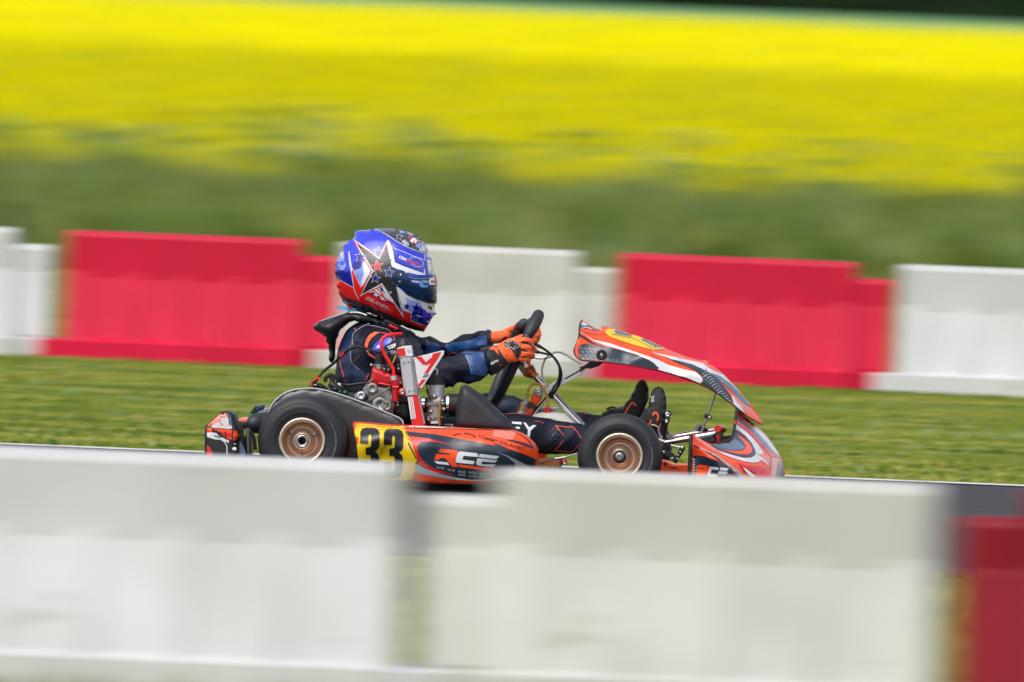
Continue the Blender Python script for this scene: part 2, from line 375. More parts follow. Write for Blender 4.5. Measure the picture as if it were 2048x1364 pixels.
class Acc:
    """collects geometry, then links it as one mesh object"""
    def __init__(s): s.v = []; s.f = []; s.m = []; s.mats = []; s.sm = []
    def mi(s, m):
        if m not in s.mats: s.mats.append(m)
        return s.mats.index(m)
    def add(s, V, F, m, smooth=True):
        b = len(s.v); s.v += [tuple(v) for v in V]; k = s.mi(m)
        s.f += [tuple(b+i for i in f) for f in F]; s.m += [k]*len(F); s.sm += [smooth]*len(F)
    def tube(s, P, r, m, seg=10, ry=None, sub=5, closed=False, caps=True, smooth=True):
        """P: kart-frame points; r: radius or list; ry: radii along the lateral axis for an oval section"""
        n0 = len(P); rr = list(r) if isinstance(r, (list, tuple)) else [r]*n0
        r2 = list(ry) if isinstance(ry, (list, tuple)) else ([ry]*n0 if ry else rr)
        Q = [tuple(p)+(a, b) for p, a, b in zip(P, rr, r2)]
        if sub > 1 and n0 > 2: Q = spline(Q, sub, closed)
        Q = [np.array(q) for q in Q]; n = len(Q); C = [Vector(q[:3]) for q in Q]; V = []; prev = None
        for i in range(n):
            a = C[(i-1) % n] if (closed or i) else C[0]; b = C[(i+1) % n] if (closed or i < n-1) else C[-1]
            t = (b-a).normalized()
            if ry is not None:
                e2 = Vector((0, 1, 0)); e2 = (e2-t*e2.dot(t)).normalized(); e1 = e2.cross(t)
            else:
                if prev is None: prev = t.orthogonal()
                e1 = (prev-t*prev.dot(t)).normalized(); e2 = t.cross(e1); prev = e1
            for k in range(seg):
                w = 2*math.pi*k/seg; V.append(C[i]+e1*(math.cos(w)*Q[i][3])+e2*(math.sin(w)*Q[i][4]))
        F = [(i*seg+k, i*seg+(k+1) % seg, ((i+1) % n)*seg+(k+1) % seg, ((i+1) % n)*seg+k) for i in range(n if closed else n-1) for k in range(seg)]
        s.add(V, F, m, smooth)
        if caps and not closed:
            s.add(V[:seg], [tuple(range(seg))[::-1]], m, False); s.add(V[-seg:], [tuple(range(seg))], m, False)
    def ball(s, c, r, m, ax=(1, 1, 1), n=10):
        V = []; F = []
        for i in range(n+1):
            a = math.pi*i/n
            for k in range(2*n):
                b = math.pi*k/n; V.append((c[0]+r*ax[0]*math.sin(a)*math.cos(b), c[1]+r*ax[1]*math.sin(a)*math.sin(b), c[2]+r*ax[2]*math.cos(a)))
        F = [(i*2*n+k, i*2*n+(k+1) % (2*n), (i+1)*2*n+(k+1) % (2*n), (i+1)*2*n+k) for i in range(n) for k in range(2*n)]
        s.add(V, F, m)
    def lathe(s, c, prof, m, axis='y', seg=40, sharp=False):
        """prof: (distance along the axis, radius)"""
        V = []; c = Vector(c)
        A = {'y': (Vector((1, 0, 0)), Vector((0, 0, 1)), Vector((0, 1, 0))), 'x': (Vector((0, 1, 0)), Vector((0, 0, 1)), Vector((1, 0, 0))),
             'z': (Vector((1, 0, 0)), Vector((0, 1, 0)), Vector((0, 0, 1)))}[axis] if isinstance(axis, str) else (axis.orthogonal().normalized(), axis.normalized().cross(axis.orthogonal().normalized()), axis.normalized())
        for a, r in prof:
            for k in range(seg):
                w = 2*math.pi*k/seg; V.append(c+A[2]*a+A[0]*(r*math.cos(w))+A[1]*(r*math.sin(w)))
        F = [(i*seg+k, i*seg+(k+1) % seg, (i+1)*seg+(k+1) % seg, (i+1)*seg+k) for i in range(len(prof)-1) for k in range(seg)]
        s.add(V, F, m, not sharp)
    def slab(s, poly, y0, y1, m, bev=.0015, px=True):
        """a plate cut to the outline, its near face at y0 (chamfered) and its back at y1"""
        n = len(poly); cx = sum(p[0] for p in poly)/n; cy = sum(p[1] for p in poly)/n
        a = [K(u, v, y0+bev) for u, v in poly]
        q = []
        for i in range(n):
            e1 = Vector((poly[i][0]-poly[i-1][0], poly[i][1]-poly[i-1][1])); e2 = Vector((poly[(i+1) % n][0]-poly[i][0], poly[(i+1) % n][1]-poly[i][1]))
            if e1.length: e1.normalize()
            if e2.length: e2.normalize()
            q.append(Vector((-(e1+e2).y, (e1+e2).x)))
        area = sum(poly[i-1][0]*poly[i][1]-poly[i][0]*poly[i-1][1] for i in range(n)); sg = 1 if area > 0 else -1
        bp = bev/PXM
        f = [K(u+sg*d.normalized().x*bp if d.length else u, v+sg*d.normalized().y*bp if d.length else v, y0) for (u, v), d in zip(poly, q)]
        b = [Vector((p.x, y1, p.z)) for p in a]
        F = [tuple(range(n))]+[(i, (i+1) % n, n+(i+1) % n, n+i) for i in range(n)]+[(n+i, n+(i+1) % n, 2*n+(i+1) % n, 2*n+i) for i in range(n)]+[tuple(range(2*n, 3*n))[::-1]]
        s.add(f+a+b, F, m, False)
    def build(s, name, parent=None, label=None, recalc=True):
        o = mesh_obj(name, s.v, s.f, s.mats, parent, s.m)
        o.data.polygons.foreach_set('use_smooth', s.sm)
        if recalc:
            bm = bmesh.new(); bm.from_mesh(o.data); bmesh.ops.recalc_face_normals(bm, faces=bm.faces); bm.to_mesh(o.data); bm.free()
        if label: o['label'] = label
        return o

def P3(L, y=None): return [K(p[0], p[1], p[2] if len(p) > 2 else y) for p in L]

# ---- flat triangulation of an outline
def dens(P, h, closed=True):
    out = []; n = len(P)
    for i in range(n if closed else n-1):
        a = np.array(P[i][:2], float); b = np.array(P[(i+1) % n][:2], float); k = max(1, int(np.linalg.norm(b-a)/h))
        out += [a+(b-a)*j/k for j in range(k)]
    if not closed: out.append(np.array(P[-1][:2], float))
    return out
def inside(poly, X, Y):
    c = np.zeros(len(X), bool); n = len(poly)
    for i in range(n):
        x1, y1 = poly[i-1]; x2, y2 = poly[i]
        if y1 == y2: continue
        m = ((y1 > Y) != (y2 > Y)) & (X < (x2-x1)*(Y-y1)/(y2-y1)+x1); c ^= m
    return c
def tri(poly, h, edge_rows=()):
    """outline -> 2-d points, triangles, and how many of the points are on the outline"""
    B = dens(poly, h); Bp = np.array(B)
    x0, y0 = Bp.min(0); x1, y1 = Bp.max(0)
    g = []; r = 0; y = y0+h*.4
    while y < y1:
        x = x0+(h*.5 if r % 2 else 0.1)
        while x < x1: g.append((x, y)); x += h
        y += h*.866; r += 1
    G = np.array(g) if g else np.zeros((0, 2))
    if len(G):
        ins = inside([tuple(b) for b in Bp], G[:, 0], G[:, 1]); G = G[ins]
        if len(G):
            d = np.sqrt(((G[:, None]-Bp[None])**2).sum(2)).min(1); G = G[d > h*.5]
    pts = [Vector(p) for p in Bp]+[Vector(p) for p in G]
    n = len(Bp)
    r = delaunay_2d_cdt(pts, [], [list(range(n))], 1, 1e-4)
    return np.array([tuple(v) for v in r[0]]), [tuple(f) for f in r[2] if len(f) >= 3]

def rbf(ctrl):
    C = np.array([c[:2] for c in ctrl], float)/100; y = np.array([c[2] for c in ctrl]); n = len(C)
    def ph(d): return np.where(d > 1e-9, d*d*np.log(d+1e-12), 0)
    D = np.sqrt(((C[:, None]-C[None])**2).sum(2)); A = np.zeros((n+3, n+3)); A[:n, :n] = ph(D)+np.eye(n)*1e-4
    A[:n, n] = 1; A[:n, n+1:] = C; A[n:, :n] = A[:n, n:].T
    w = np.linalg.solve(A, np.concatenate([y, np.zeros(3)]))
    def f(P):
        P = np.asarray(P, float)[:, :2]/100; d = np.sqrt(((P[:, None]-C[None])**2).sum(2)); return ph(d)@w[:n]+w[n]+P@w[n+1:]
    return f

def relief(name, outline, ctrl, m, parent=None, h=6, thick=.003, flange=0.0, mirror=False, lim=None, fl_sel=None):
    """a moulded panel: its outline as seen from the side and its distance from the centreline given at control points"""
    pts, fs = tri(outline, h); f = rbf(ctrl); y = f(pts)
    if lim: y = np.clip(y, lim[0], lim[1])
    V = [K(p[0], p[1], yy) for p, yy in zip(pts, y)]; F = [tuple(x) for x in fs]
    cnt = {}
    for t in F:
        for i in range(len(t)):
            e = (t[i], t[(i+1) % len(t)]); cnt[tuple(sorted(e))] = cnt.get(tuple(sorted(e)), 0)+1
    be = [e for e, c in cnt.items() if c == 1]
    nb = len(V)
    if flange:
        mp = {}
        for a, b in be:
            if fl_sel and not (fl_sel(pts[a]) and fl_sel(pts[b])): continue
            for k in (a, b):
                if k not in mp: mp[k] = len(V); V.append(V[k]+Vector((0, flange, 0)))
            F.append((a, b, mp[b], mp[a]))
    if mirror:
        n = len(V); V += [Vector((p.x, -p.y, p.z)) for p in V]; F += [tuple(n+i for i in t)[::-1] for t in F]
    o = mesh_obj(name, V, F, m, parent, smooth=True)
    bm = bmesh.new(); bm.from_mesh(o.data); bmesh.ops.remove_doubles(bm, verts=bm.verts, dist=.0004); bmesh.ops.recalc_face_normals(bm, faces=bm.faces)
    bm.to_mesh(o.data); bm.free()
    out = sum(p.normal.y*p.area for p in o.data.polygons if p.center.y < 0)
    if out > 0:
        bm = bmesh.new(); bm.from_mesh(o.data); bmesh.ops.reverse_faces(bm, faces=bm.faces); bm.to_mesh(o.data); bm.free()
    if thick:
        s = o.modifiers.new('thickness', 'SOLIDIFY'); s.thickness = thick; s.offset = -1
    return o, f

def inflate(name, outline, yc, W, m, parent=None, h=6, power=.5, rim=0.0, rad=None, acc=None):
    """a closed rounded body with the given side silhouette and half width W (rim: half width kept at the silhouette; rad: pixels of edge rounding)"""
    pts, fs = tri(outline, h); B = np.array(dens(outline, 2.0))
    d = np.sqrt(((pts[:, None]-B[None])**2).sum(2)).min(1)
    n = len(pts)
    if rad is None:
        # smooth swelling: solve the membrane equation on the mesh
        A = np.zeros((n, n)); M = np.zeros(n)
        for t in fs:
            for k in range(3):
                i, j, l = t[k], t[(k+1) % 3], t[(k+2) % 3]
                a = pts[i]-pts[l]; b = pts[j]-pts[l]; cr = abs(a[0]*b[1]-a[1]*b[0])+1e-9; w = max(-5, min(5, .5*float(a@b)/cr))
                A[i, i] += w; A[j, j] += w; A[i, j] -= w; A[j, i] -= w; M[l] += cr/6
        bd = d < .6
        A[bd] = 0; A[bd, np.nonzero(bd)[0]] = 1; M[bd] = 0
        phi = np.clip(np.linalg.solve(A, M), 0, None); q = (phi/phi.max())**power
    else:
        e = np.clip(d/rad, 0, 1); q = np.sqrt(np.clip(1-(1-e)**2, 0, 1))
    off = rim+(W-rim)*q
    V = [K(p[0], p[1], yc-o) if rim else K(p[0], p[1], yc) for p, o in zip(pts, off)]
    base = [K(p[0], p[1], yc) for p in pts]
    Vf = [Vector((b.x, yc-o, b.z)) for b, o in zip(base, off)] if rim == 0 else [Vector((b.x, yc-o, b.z)) for b, o in zip(base, off)]
    Vb = [Vector((b.x, yc+o, b.z)) for b, o in zip(base, off)]
    F = [tuple(f) for f in fs]+[tuple(n+i for i in f)[::-1] for f in fs]
    if rim:
        cnt = {}
        for t in fs:
            for i in range(len(t)):
                e = tuple(sorted((t[i], t[(i+1) % len(t)]))); cnt[e] = cnt.get(e, 0)+1
        F += [(a, b, n+b, n+a) for (a, b), c in cnt.items() if c == 1]
    if acc is not None: acc.add(Vf+Vb, F, m); return None
    o = mesh_obj(name, Vf+Vb, F, m, parent, smooth=True)
    bm = bmesh.new(); bm.from_mesh(o.data); bmesh.ops.remove_doubles(bm, verts=bm.verts, dist=.0003); bmesh.ops.recalc_face_normals(bm, faces=bm.faces)
    bm.to_mesh(o.data); bm.free()
    return o

def bvh_of(*objs):
    V = []; F = []
    for o in objs:
        b = len(V); V += [o.matrix_basis @ v.co if False else v.co.copy() for v in o.data.vertices]; F += [tuple(b+i for i in p.vertices) for p in o.data.polygons]
    return BVHTree.FromPolygons(V, F)

class Deco:
    """printed film laid on a surface: every piece is cut to shape, draped on the surface and stacked in thin layers"""
    def __init__(s, *objs, guess=-.3, base=.0007, step=.00018, h=5, mirror=False, yc=0.0):
        s.b = bvh_of(*objs); s.a = Acc(); s.g = guess; s.base = base; s.step = step; s.h = h; s.mirror = mirror; s.yc = yc
    def drape(s, pts, F, m, layer):
        off = s.base+s.step*layer; V = []; keep = []
        for p in pts:
            d = ray(p[0], p[1]); r = s.b.ray_cast(CK, d)
            miss = r[0] is None
            if r[0] is None or abs(r[1].dot(d)) < .03:
                q = K(p[0], p[1], s.g); r2 = s.b.find_nearest(q)
                if r[0] is None: r = (r2[0], r2[1])
                far = (r2[0]-q).length > .25
            nrm = r[1] if r[1].dot(d) < 0 else -r[1]
            nd = abs(nrm.dot(d))
            if miss:
                e = q-r[0]; e -= d*e.dot(d); e = e.normalized() if e.length > 1e-7 else Vector()
                V.append(r[0]-d*off+e*.0002)
            else: V.append(r[0]-d*(off*1.2/max(.4, nd)))
        ok = [f for f in F if max((V[f[0]]-V[f[k]]).length for k in range(1, len(f))) < .09]
        s.a.add(V, ok, m)
        if s.mirror: s.a.add([Vector((v.x, 2*s.yc-v.y, v.z)) for v in V], [f[::-1] for f in ok], m)
    def poly(s, P, m, layer=1, smooth=0):
        P = [tuple(p[:2]) for p in P]
        if smooth: P = [tuple(p) for p in spline(P, smooth, True)]
        try: pts, F = tri(P, s.h)
        except Exception: return
        s.drape(pts, F, m, layer)
    def stroke(s, P, w, m, layer=1, smooth=0, closed=False, taper=False):
        P = [np.array(p[:2], float) for p in P]
        if smooth: P = spline(P, smooth, closed)
        P = dens([tuple(p) for p in P], s.h, closed)
        n = len(P); L = []; Rr = []
        for i in range(n):
            a = P[i-1] if (i or closed) else P[0]; b = P[(i+1) % n] if (closed or i < n-1) else P[-1]
            t = b-a; t = t/(np.linalg.norm(t)+1e-9); nn = np.array((-t[1], t[0])); ww = w/2
            if taper: ww = w/2*(.15+.85*math.sin(math.pi*min(1, (i+.5)/n)))
            L.append(P[i]+nn*ww); Rr.append(P[i]-nn*ww)
        k = n if closed else n-1
        s.drape(L+Rr, [(i, (i+1) % n, n+(i+1) % n, n+i) for i in range(k)], m, layer)
    def star(s, c, r, m, outline=None, rot=0, layer=3, ratio=.42, ow=1.2):
        def pl(R): return [(c[0]+(R if k % 2 == 0 else R*ratio)*math.sin(rot+math.pi*k/5), c[1]-(R if k % 2 == 0 else R*ratio)*math.cos(rot+math.pi*k/5)) for k in range(10)]
        if outline: s.poly(pl(r), outline, layer)
        s.poly(pl(r-ow*1.6) if outline else pl(r), m, layer+1)
    def text(s, body, at, size, ang, m, layer=4, shear=0.0, sx=1.0, bold=0.0, ax=None):
        """size: pixel height of the em; ang: degrees, clockwise in the picture"""
        cu = bpy.data.curves.new('lettering', 'FONT'); cu.body = body; cu.size = 1; cu.shear = shear; cu.offset = bold; cu.resolution_u = 2
        o = bpy.data.objects.new('lettering', cu); me = o.to_mesh()
        V = [(v.co.x*sx*size, v.co.y*size) for v in me.vertices]; F = []
        me.calc_loop_triangles(); F = [tuple(t.vertices) for t in me.loop_triangles]; o.to_mesh_clear()
        bpy.data.objects.remove(o); bpy.data.curves.remove(cu)
        ca, sa = math.cos(R_(ang)), math.sin(R_(ang)); V = [(at[0]+x*ca+y*sa, at[1]+x*sa-y*ca) for x, y in V]
        s.drape(V, F, m, layer)
    def build(s, name, parent, label=None): return s.a.build(name, parent, label, recalc=False)

def remesh(name, acc, voxel, m, parent=None, smooth=6, wrinkle=None):
    """weld overlapping volumes into one continuous skin"""
    o = acc.build(name+'_raw'); r = o.modifiers.new('r', 'REMESH'); r.mode = 'VOXEL'; r.voxel_size = voxel; r.adaptivity = 0
    sm = o.modifiers.new('s', 'SMOOTH'); sm.iterations = smooth; sm.factor = .5
    bpy.context.view_layer.update()
    me = bpy.data.meshes.new_from_object(o.evaluated_get(bpy.context.evaluated_depsgraph_get()))
    bpy.data.objects.remove(o)
    me.name = name; me.materials.clear()
    for mm in (m if isinstance(m, (list, tuple)) else [m]): me.materials.append(mm)
    me.polygons.foreach_set('material_index', [0]*len(me.polygons)); me.polygons.foreach_set('use_smooth', [True]*len(me.polygons))
    if wrinkle:
        nn = [v.normal.copy() for v in me.vertices]
        for v, nrm in zip(me.vertices, nn): v.co += nrm*wrinkle(v.co)
    me.update()
    r = bpy.data.objects.new(name, me); COL.objects.link(r)
    if parent: r.parent = parent
    return r

def split_islands(o, gap=.012):
    """pieces of one mesh that lie clearly apart become objects of their own"""
    me = o.data; n = len(me.vertices)
    if n == 0 or o.type != 'MESH': return
    p = np.arange(n)
    E = np.empty(len(me.edges)*2, np.int64); me.edges.foreach_get('vertices', E); E = E.reshape(-1, 2)
    for _ in range(200):
        a = np.minimum(p[E[:, 0]], p[E[:, 1]]); q = p.copy(); np.minimum.at(q, E[:, 0], a); np.minimum.at(q, E[:, 1], a); q = q[q]
        if (q == p).all(): break
        p = q
    co = np.empty(n*3, np.float32); me.vertices.foreach_get('co', co); co = co.reshape(-1, 3)
    ids = np.unique(p)
    if len(ids) < 2: return
    ix = np.searchsorted(ids, p); k = len(ids); lo = np.full((k, 3), 1e9); hi = np.full((k, 3), -1e9)
    np.minimum.at(lo, ix, co); np.maximum.at(hi, ix, co)
    near = ((lo[:, None]-gap <= hi[None]) & (hi[:, None]+gap >= lo[None])).all(2)
    g = np.arange(k)
    for _ in range(60):
        q = np.where(near, g[None], k).min(1)
        if (q == g).all(): break
        g = q
    gs = np.unique(g)
    if len(gs) < 2: return
    vg = g[ix]; cnt = [(vg == x).sum() for x in gs]; order = [gs[i] for i in np.argsort(cnt)[::-1]]
    for x in order[1:]:
        me2 = me.copy(); bm = bmesh.new(); bm.from_mesh(me2); bm.verts.ensure_lookup_table()
        bmesh.ops.delete(bm, geom=[v for v in bm.verts if vg[v.index] != x], context='VERTS'); bm.to_mesh(me2); bm.free()
        c = bpy.data.objects.new(o.name.split('.')[0], me2); COL.objects.link(c); c.parent = o.parent; c.location = o.location
    bm = bmesh.new(); bm.from_mesh(me); bm.verts.ensure_lookup_table()
    bmesh.ops.delete(bm, geom=[v for v in bm.verts if vg[v.index] != order[0]], context='VERTS'); bm.to_mesh(me); bm.free()

def to_px(p):
    """where a point given in the kart's frame stands in the photograph"""
    d = (KM @ p)-C0; f = d.dot(cF); return 1024+FPX*d.dot(cR)/f, 682-FPX*d.dot(cU)/f
def paint(o, regions):
    """give each facet the paint of the last region that its centre lies in (both sides alike)"""
    me = o.data; C = [p.center.copy() for p in me.polygons]; P = np.array([to_px(Vector((c.x, -abs(c.y), c.z))) for c in C])
    idx = np.zeros(len(C), int)
    for poly, m in regions:
        if m.name not in [x.name for x in me.materials]: me.materials.append(m)
        k = [x.name for x in me.materials].index(m.name); idx[inside([tuple(q[:2]) for q in poly], P[:, 0], P[:, 1])] = k
    me.polygons.foreach_set('material_index', idx); me.update()

# ================================================================== kart materials
M_tyre = mat('tyre rubber', (.020, .022, .027), .50, col2=(.012, .013, .016), nscale=14, bump=.03, bscale=160, spec=.45)
M_rim = mat('bronze anodised rim', (.50, .31, .22), .36, metal=.7, nscale=20)
M_lip = mat('machined rim lip', (.80, .66, .50), .28, metal=.8, nscale=20)
M_chrome = mat('chromed tube', (.78, .78, .80), .12, metal=1.0, nscale=10, rvar=.05)
M_steel = mat('steel', (.42, .42, .43), .35, metal=.9, nscale=25)
M_alu = mat('cast aluminium', (.42, .41, .39), .48, metal=.75, col2=(.20, .19, .18), nscale=40, bump=.035, bscale=220)
M_alu2 = mat('brushed aluminium', (.60, .62, .66), .40, metal=.6, nscale=12, stretch=(1, 1, .1))
M_redan = mat('red anodised aluminium', (.58, .008, .018), .30, metal=.35, nscale=30, coat=.4)
M_redhose = mat('red silicone hose', (.80, .015, .012), .35, nscale=20)
M_black = mat('black plastic', (.016, .017, .019), .42, nscale=20)
M_blackm = mat('matt black plastic', (.024, .028, .035), .50, col2=(.016, .019, .024), nscale=9, bump=.006, bscale=260)
M_rubber = mat('black rubber', (.012, .012, .013), .6, nscale=20)
M_orange = mat('orange bodywork film', (.96, .088, .014), .30, col2=(.88, .068, .012), nscale=5, coat=.3, contrast=.3, wear=.75, wcol=(.14, .03, .015))
M_orange2 = mat('orange anodised', (.85, .07, .012), .30, metal=.25, nscale=20, coat=.3)
M_navy = mat('navy film', (.018, .033, .055), .34, col2=(.012, .022, .040), nscale=16, coat=.45, wear=.5, wcol=(.16, .20, .24), wscale=34)
M_steelb = mat('blue grey film', (.13, .20, .29), .34, col2=(.08, .13, .20), nscale=10, coat=.4)
M_white = mat('white film', (.74, .75, .77), .32, col2=(.62, .63, .66), nscale=9, coat=.45, wear=.5, wcol=(.16, .17, .2), wscale=34)
M_grey = mat('silver grey film', (.42, .44, .46), .34, col2=(.34, .36, .38), nscale=9, coat=.4)
M_yel_f = mat('yellow number film', (.86, .60, .004), .34, col2=(.74, .50, .004), nscale=6, coat=.4, wear=.6, wcol=(.12, .09, .02), wscale=20)
M_blk_f = mat('black film', (.012, .013, .017), .30, nscale=20, coat=.4)
M_red_f = mat('red film', (.72, .012, .014), .30, nscale=9, coat=.4)
M_pink = mat('salmon film with sky sheen', (.88, .22, .17), .34, nscale=7, coat=.5)  # sky sheen on upward orange panels is partly put into this colour
M_clear = mat('clear fuel hose', (.45, .42, .38), .25, nscale=20, spec=.6)
M_amber = mat('amber fuel hose', (.42, .22, .035), .22, col2=(.28, .13, .02), nscale=60, spec=.7)
M_tank = mat('milky plastic fuel tank', (.58, .57, .52), .45, nscale=8)
M_bronze = mat('orange anodised steering hub', (.42, .10, .03), .35, metal=.5, nscale=25)
M_filter = mat('brass mesh filter', (.40, .26, .12), .4, metal=.4, nscale=90, contrast=.1, stretch=(3, 1, .2))
def carbon():
    m = bpy.data.materials.new('carbon fibre'); m.use_nodes = True
    n = m.node_tree.nodes; L = m.node_tree.links; b = n['Principled BSDF']
    tc = n.new('ShaderNodeTexCoord'); mp = n.new('ShaderNodeMapping'); mp.inputs['Rotation'].default_value = (0, R_(35), 0)
    L.new(tc.outputs['Object'], mp.inputs[0])
    wv = n.new('ShaderNodeTexWave'); wv.inputs['Scale'].default_value = 52; wv.bands_direction = 'X'; L.new(mp.outputs[0], wv.inputs[0])
    rp = n.new('ShaderNodeValToRGB'); L.new(wv.outputs['Fac'], rp.inputs[0])
    rp.color_ramp.elements[0].color = (.010, .011, .013, 1); rp.color_ramp.elements[1].color = (.050, .055, .064, 1)
    L.new(rp.outputs[0], b.inputs['Base Color']); b.inputs['Roughness'].default_value = .32; b.inputs['Coat Weight'].default_value = .6; b.inputs['Coat Roughness'].default_value = .12
    return m
M_carbon = carbon()

kart = empty('racing_kart', (0, 0, 0), YAW)
tag(kart, 'orange and navy racing kart with yellow number 33 side pod on the asphalt track', 'kart')

# ------------------------------------------------------------------ wheels
WR = K(604, 882, -.64); WF = K(1239, 913, -.62)
RR, RF = 90*(CAMD-.64)/FPX, 85*(CAMD-.62)/FPX
print('tyre bottoms', WR.z-RR, WF.z-RF)
def wheel(x, yo, R, rim_r, wd, side, front):
    """yo: lateral position of the outer face; side -1 near, +1 far"""
    def A_(prof): return [(-side*a if side > 0 else a, r) for a, r in prof]
    c = (x, yo, (WF.z if front else WR.z))
    sgn = 1 if side < 0 else -1
    def pf(p): return [(sgn*a, r) for a, r in p]
    T = Acc(); q = rim_r
    tp = [(.004, q-.004), (.001, q+.006), (-.004, q+.016), (-.006, q+(R-q)*.34), (-.0055, q+(R-q)*.36), (-.0065, q+(R-q)*.40), (-.006, q+(R-q)*.62), (-.0045, q+(R-q)*.64), (-.0052, q+(R-q)*.67), (.000, R-.016), (.007, R-.006), (.017, R-.0015), (.032, R)]
    prof = pf(tp+[(wd-a, r) for a, r in reversed(tp)])
    T.lathe(c, prof, M_tyre, seg=72)
    rim = Acc(); d = .030
    rim.lathe(c, pf([(.012, q-.010), (-.002, q-.007), (-.005, q-.002), (-.003, q+.003), (.004, q+.002)]), M_lip, seg=64)
    hub_r = .024 if front else .026
    rim.lathe(c, pf([(-.002, q-.007), (.006, q-.011), (.020, q-.014), (.030, q-.017), (.036, q-.026), (.034, hub_r+.014), (.026, hub_r+.006), (.022, hub_r)]), M_rim, seg=64)
    rim.lathe(c, pf([(.022, hub_r+.002), (.012, hub_r), (.010, hub_r-.004), (.014, hub_r-.006), (.03, hub_r-.007)]), M_lip, seg=48)
    rim.lathe(c, pf([(wd-.01, q-.002), (wd*.5, q-.016), (.036, q-.020)]), M_rim, seg=48)
    ro = rim.build('wheel', kart)
    to = T.build('tyre', ro)
    # faint worn maker's ring on the sidewall
    mk = Acc()
    for (w0, w1, rr, tk) in ((-.55, .35, q+(R-q)*.52, .0045), (.42, .62, q+(R-q)*.52, .003)):
        V = []; k = 18
        for i in range(k+1):
            w = w0+(w1-w0)*i/k
            for r_ in (rr-tk/2, rr+tk/2): V.append((c[0]+r_*math.cos(w), c[1]-sgn*.0072, c[2]+r_*math.sin(w)))
        mk.add(V, [(2*i, 2*i+1, 2*i+3, 2*i+2) for i in range(k)], M_mark)
    mk.build('tyre_marking', ro)
    h = Acc()
    if front:
        h.lathe(c, pf([(.03, .022), (.006, .022), (.004, .019), (.004, .014)]), M_black, seg=32)
        h.lathe(c, pf([(.004, .014), (-.002, .013), (-.004, .010), (-.004, .007)]), M_steel, seg=24)
        h.lathe(c, pf([(-.001, .0085), (-.010, .0085), (-.011, .0075), (-.011, .0)]), M_chrome, seg=6, sharp=True)
    else:
        h.lathe(c, pf([(.03, .020), (-.002, .0195), (-.004, .0175), (-.003, .0155), (.004, .015)]), M_chrome, seg=40)
        h.lathe(c, pf([(.004, .015), (.003, .0125), (.006, .0120), (.09, .0120)]), M_steel, seg=32)
        h.lathe(c, pf([(.004, .0265), (.000, .0255), (.003, .0235), (.008, .021)]), M_lip, seg=40)
    h.build('hub', ro)
    for i in range(3):
        b = Acc(); w = 2*math.pi*i/3+.5; r_ = q*.60
        b.lathe((c[0]+r_*math.cos(w), c[1]+sgn*.028, c[2]+r_*math.sin(w)), pf([(.008, .0045), (0, .0045), (-.0005, .003)]), M_steel, seg=6, sharp=True)
        if not front: b.build('wheel_nut', ro)
    return ro
M_mark = mat('worn tyre marking', (.11, .12, .13), .6, col2=(.03, .03, .035), nscale=30)
wheel(WR.x, -.64, RR, 45*(CAMD-.64)/FPX, .175, -1, False)
wheel(WF.x, -.62, RF, 45.5*(CAMD-.62)/FPX, .115, -1, True)
wheel(WR.x, .64, RR, .0708, .175, 1, False)
wheel(WF.x, .62, RF, .0716, .115, 1, True)

# ------------------------------------------------------------------ chassis
A = Acc(); zf = .055
for s in (-1, 1):
    A.tube([Vector(p) for p in ((WR.x-.02, s*.31, zf+.01), (WR.x+.35, s*.33, zf), (WF.x-.25, s*.30, zf), (WF.x+.02, s*.20, zf), (WF.x+.16, s*.17, zf))], .015, M_black)
    A.tube([Vector((WF.x+.01, s*.30, zf+.02)), Vector((WF.x, s*.45, RF+.01))], .014, M_black)
A.tube([Vector((WR.x+.32, -.33, zf)), Vector((WR.x+.32, .33, zf))], .014, M_black)
A.tube([Vector((WF.x-.22, -.31, zf)), Vector((WF.x-.22, .31, zf))], .014, M_black)
A.tube([Vector((WF.x+.16, -.17, zf)), Vector((WF.x+.16, .17, zf))], .014, M_black)
A.build('chassis_frame', kart)
A = Acc(); A.add([Vector(p) for p in ((WR.x+.40, -.30, .038), (WF.x+.15, -.20, .038), (WF.x+.15, .20, .038), (WR.x+.40, .30, .038), (WR.x+.40, -.30, .034), (WF.x+.15, -.20, .034), (WF.x+.15, .20, .034), (WR.x+.40, .30, .034))],
                 [(0, 1, 2, 3), (7, 6, 5, 4), (0, 4, 5, 1), (1, 5, 6, 2), (2, 6, 7, 3), (3, 7, 4, 0)], M_steel, False)
A.build('floor_tray', kart)
A = Acc(); A.lathe((WR.x, -.47, RR+.01), [(0, .02), (.94, .02)], M_steel, seg=24); A.build('rear_axle', kart)
A = Acc()
for y, r in ((-.28, .085), (.30, .095)): A.lathe((WR.x, y, RR+.01), [(-.004, .03), (-.004, r), (.004, r), (.004, .03)], M_steel, seg=48)
A.build('brake_disc', kart)
# seat: a moulded shell seen as a dark edge behind the driver
ol = c1([(212, 1238), (260, 1222), (330, 1240), (440, 1238), (470, 1262), (600, 1275), (900, 1420), (980, 1560), (760, 1640), (420, 1620), (250, 1480), (225, 1300)])
inflate('seat', ol, 0.0, .19, M_blackm, kart, h=12, rad=40)
A = Acc(); A.tube(P3(a7([(560, 1118, -.17), (620, 1100, -.19), (760, 1108, -.2), (920, 1085, -.2), (1040, 1070, -.2)])), .005, M_black); A.ball(K(*a7(600, 1110), -.185), .009, M_white, (1.8, 1, .8)); A.build('seat_rim', kart)

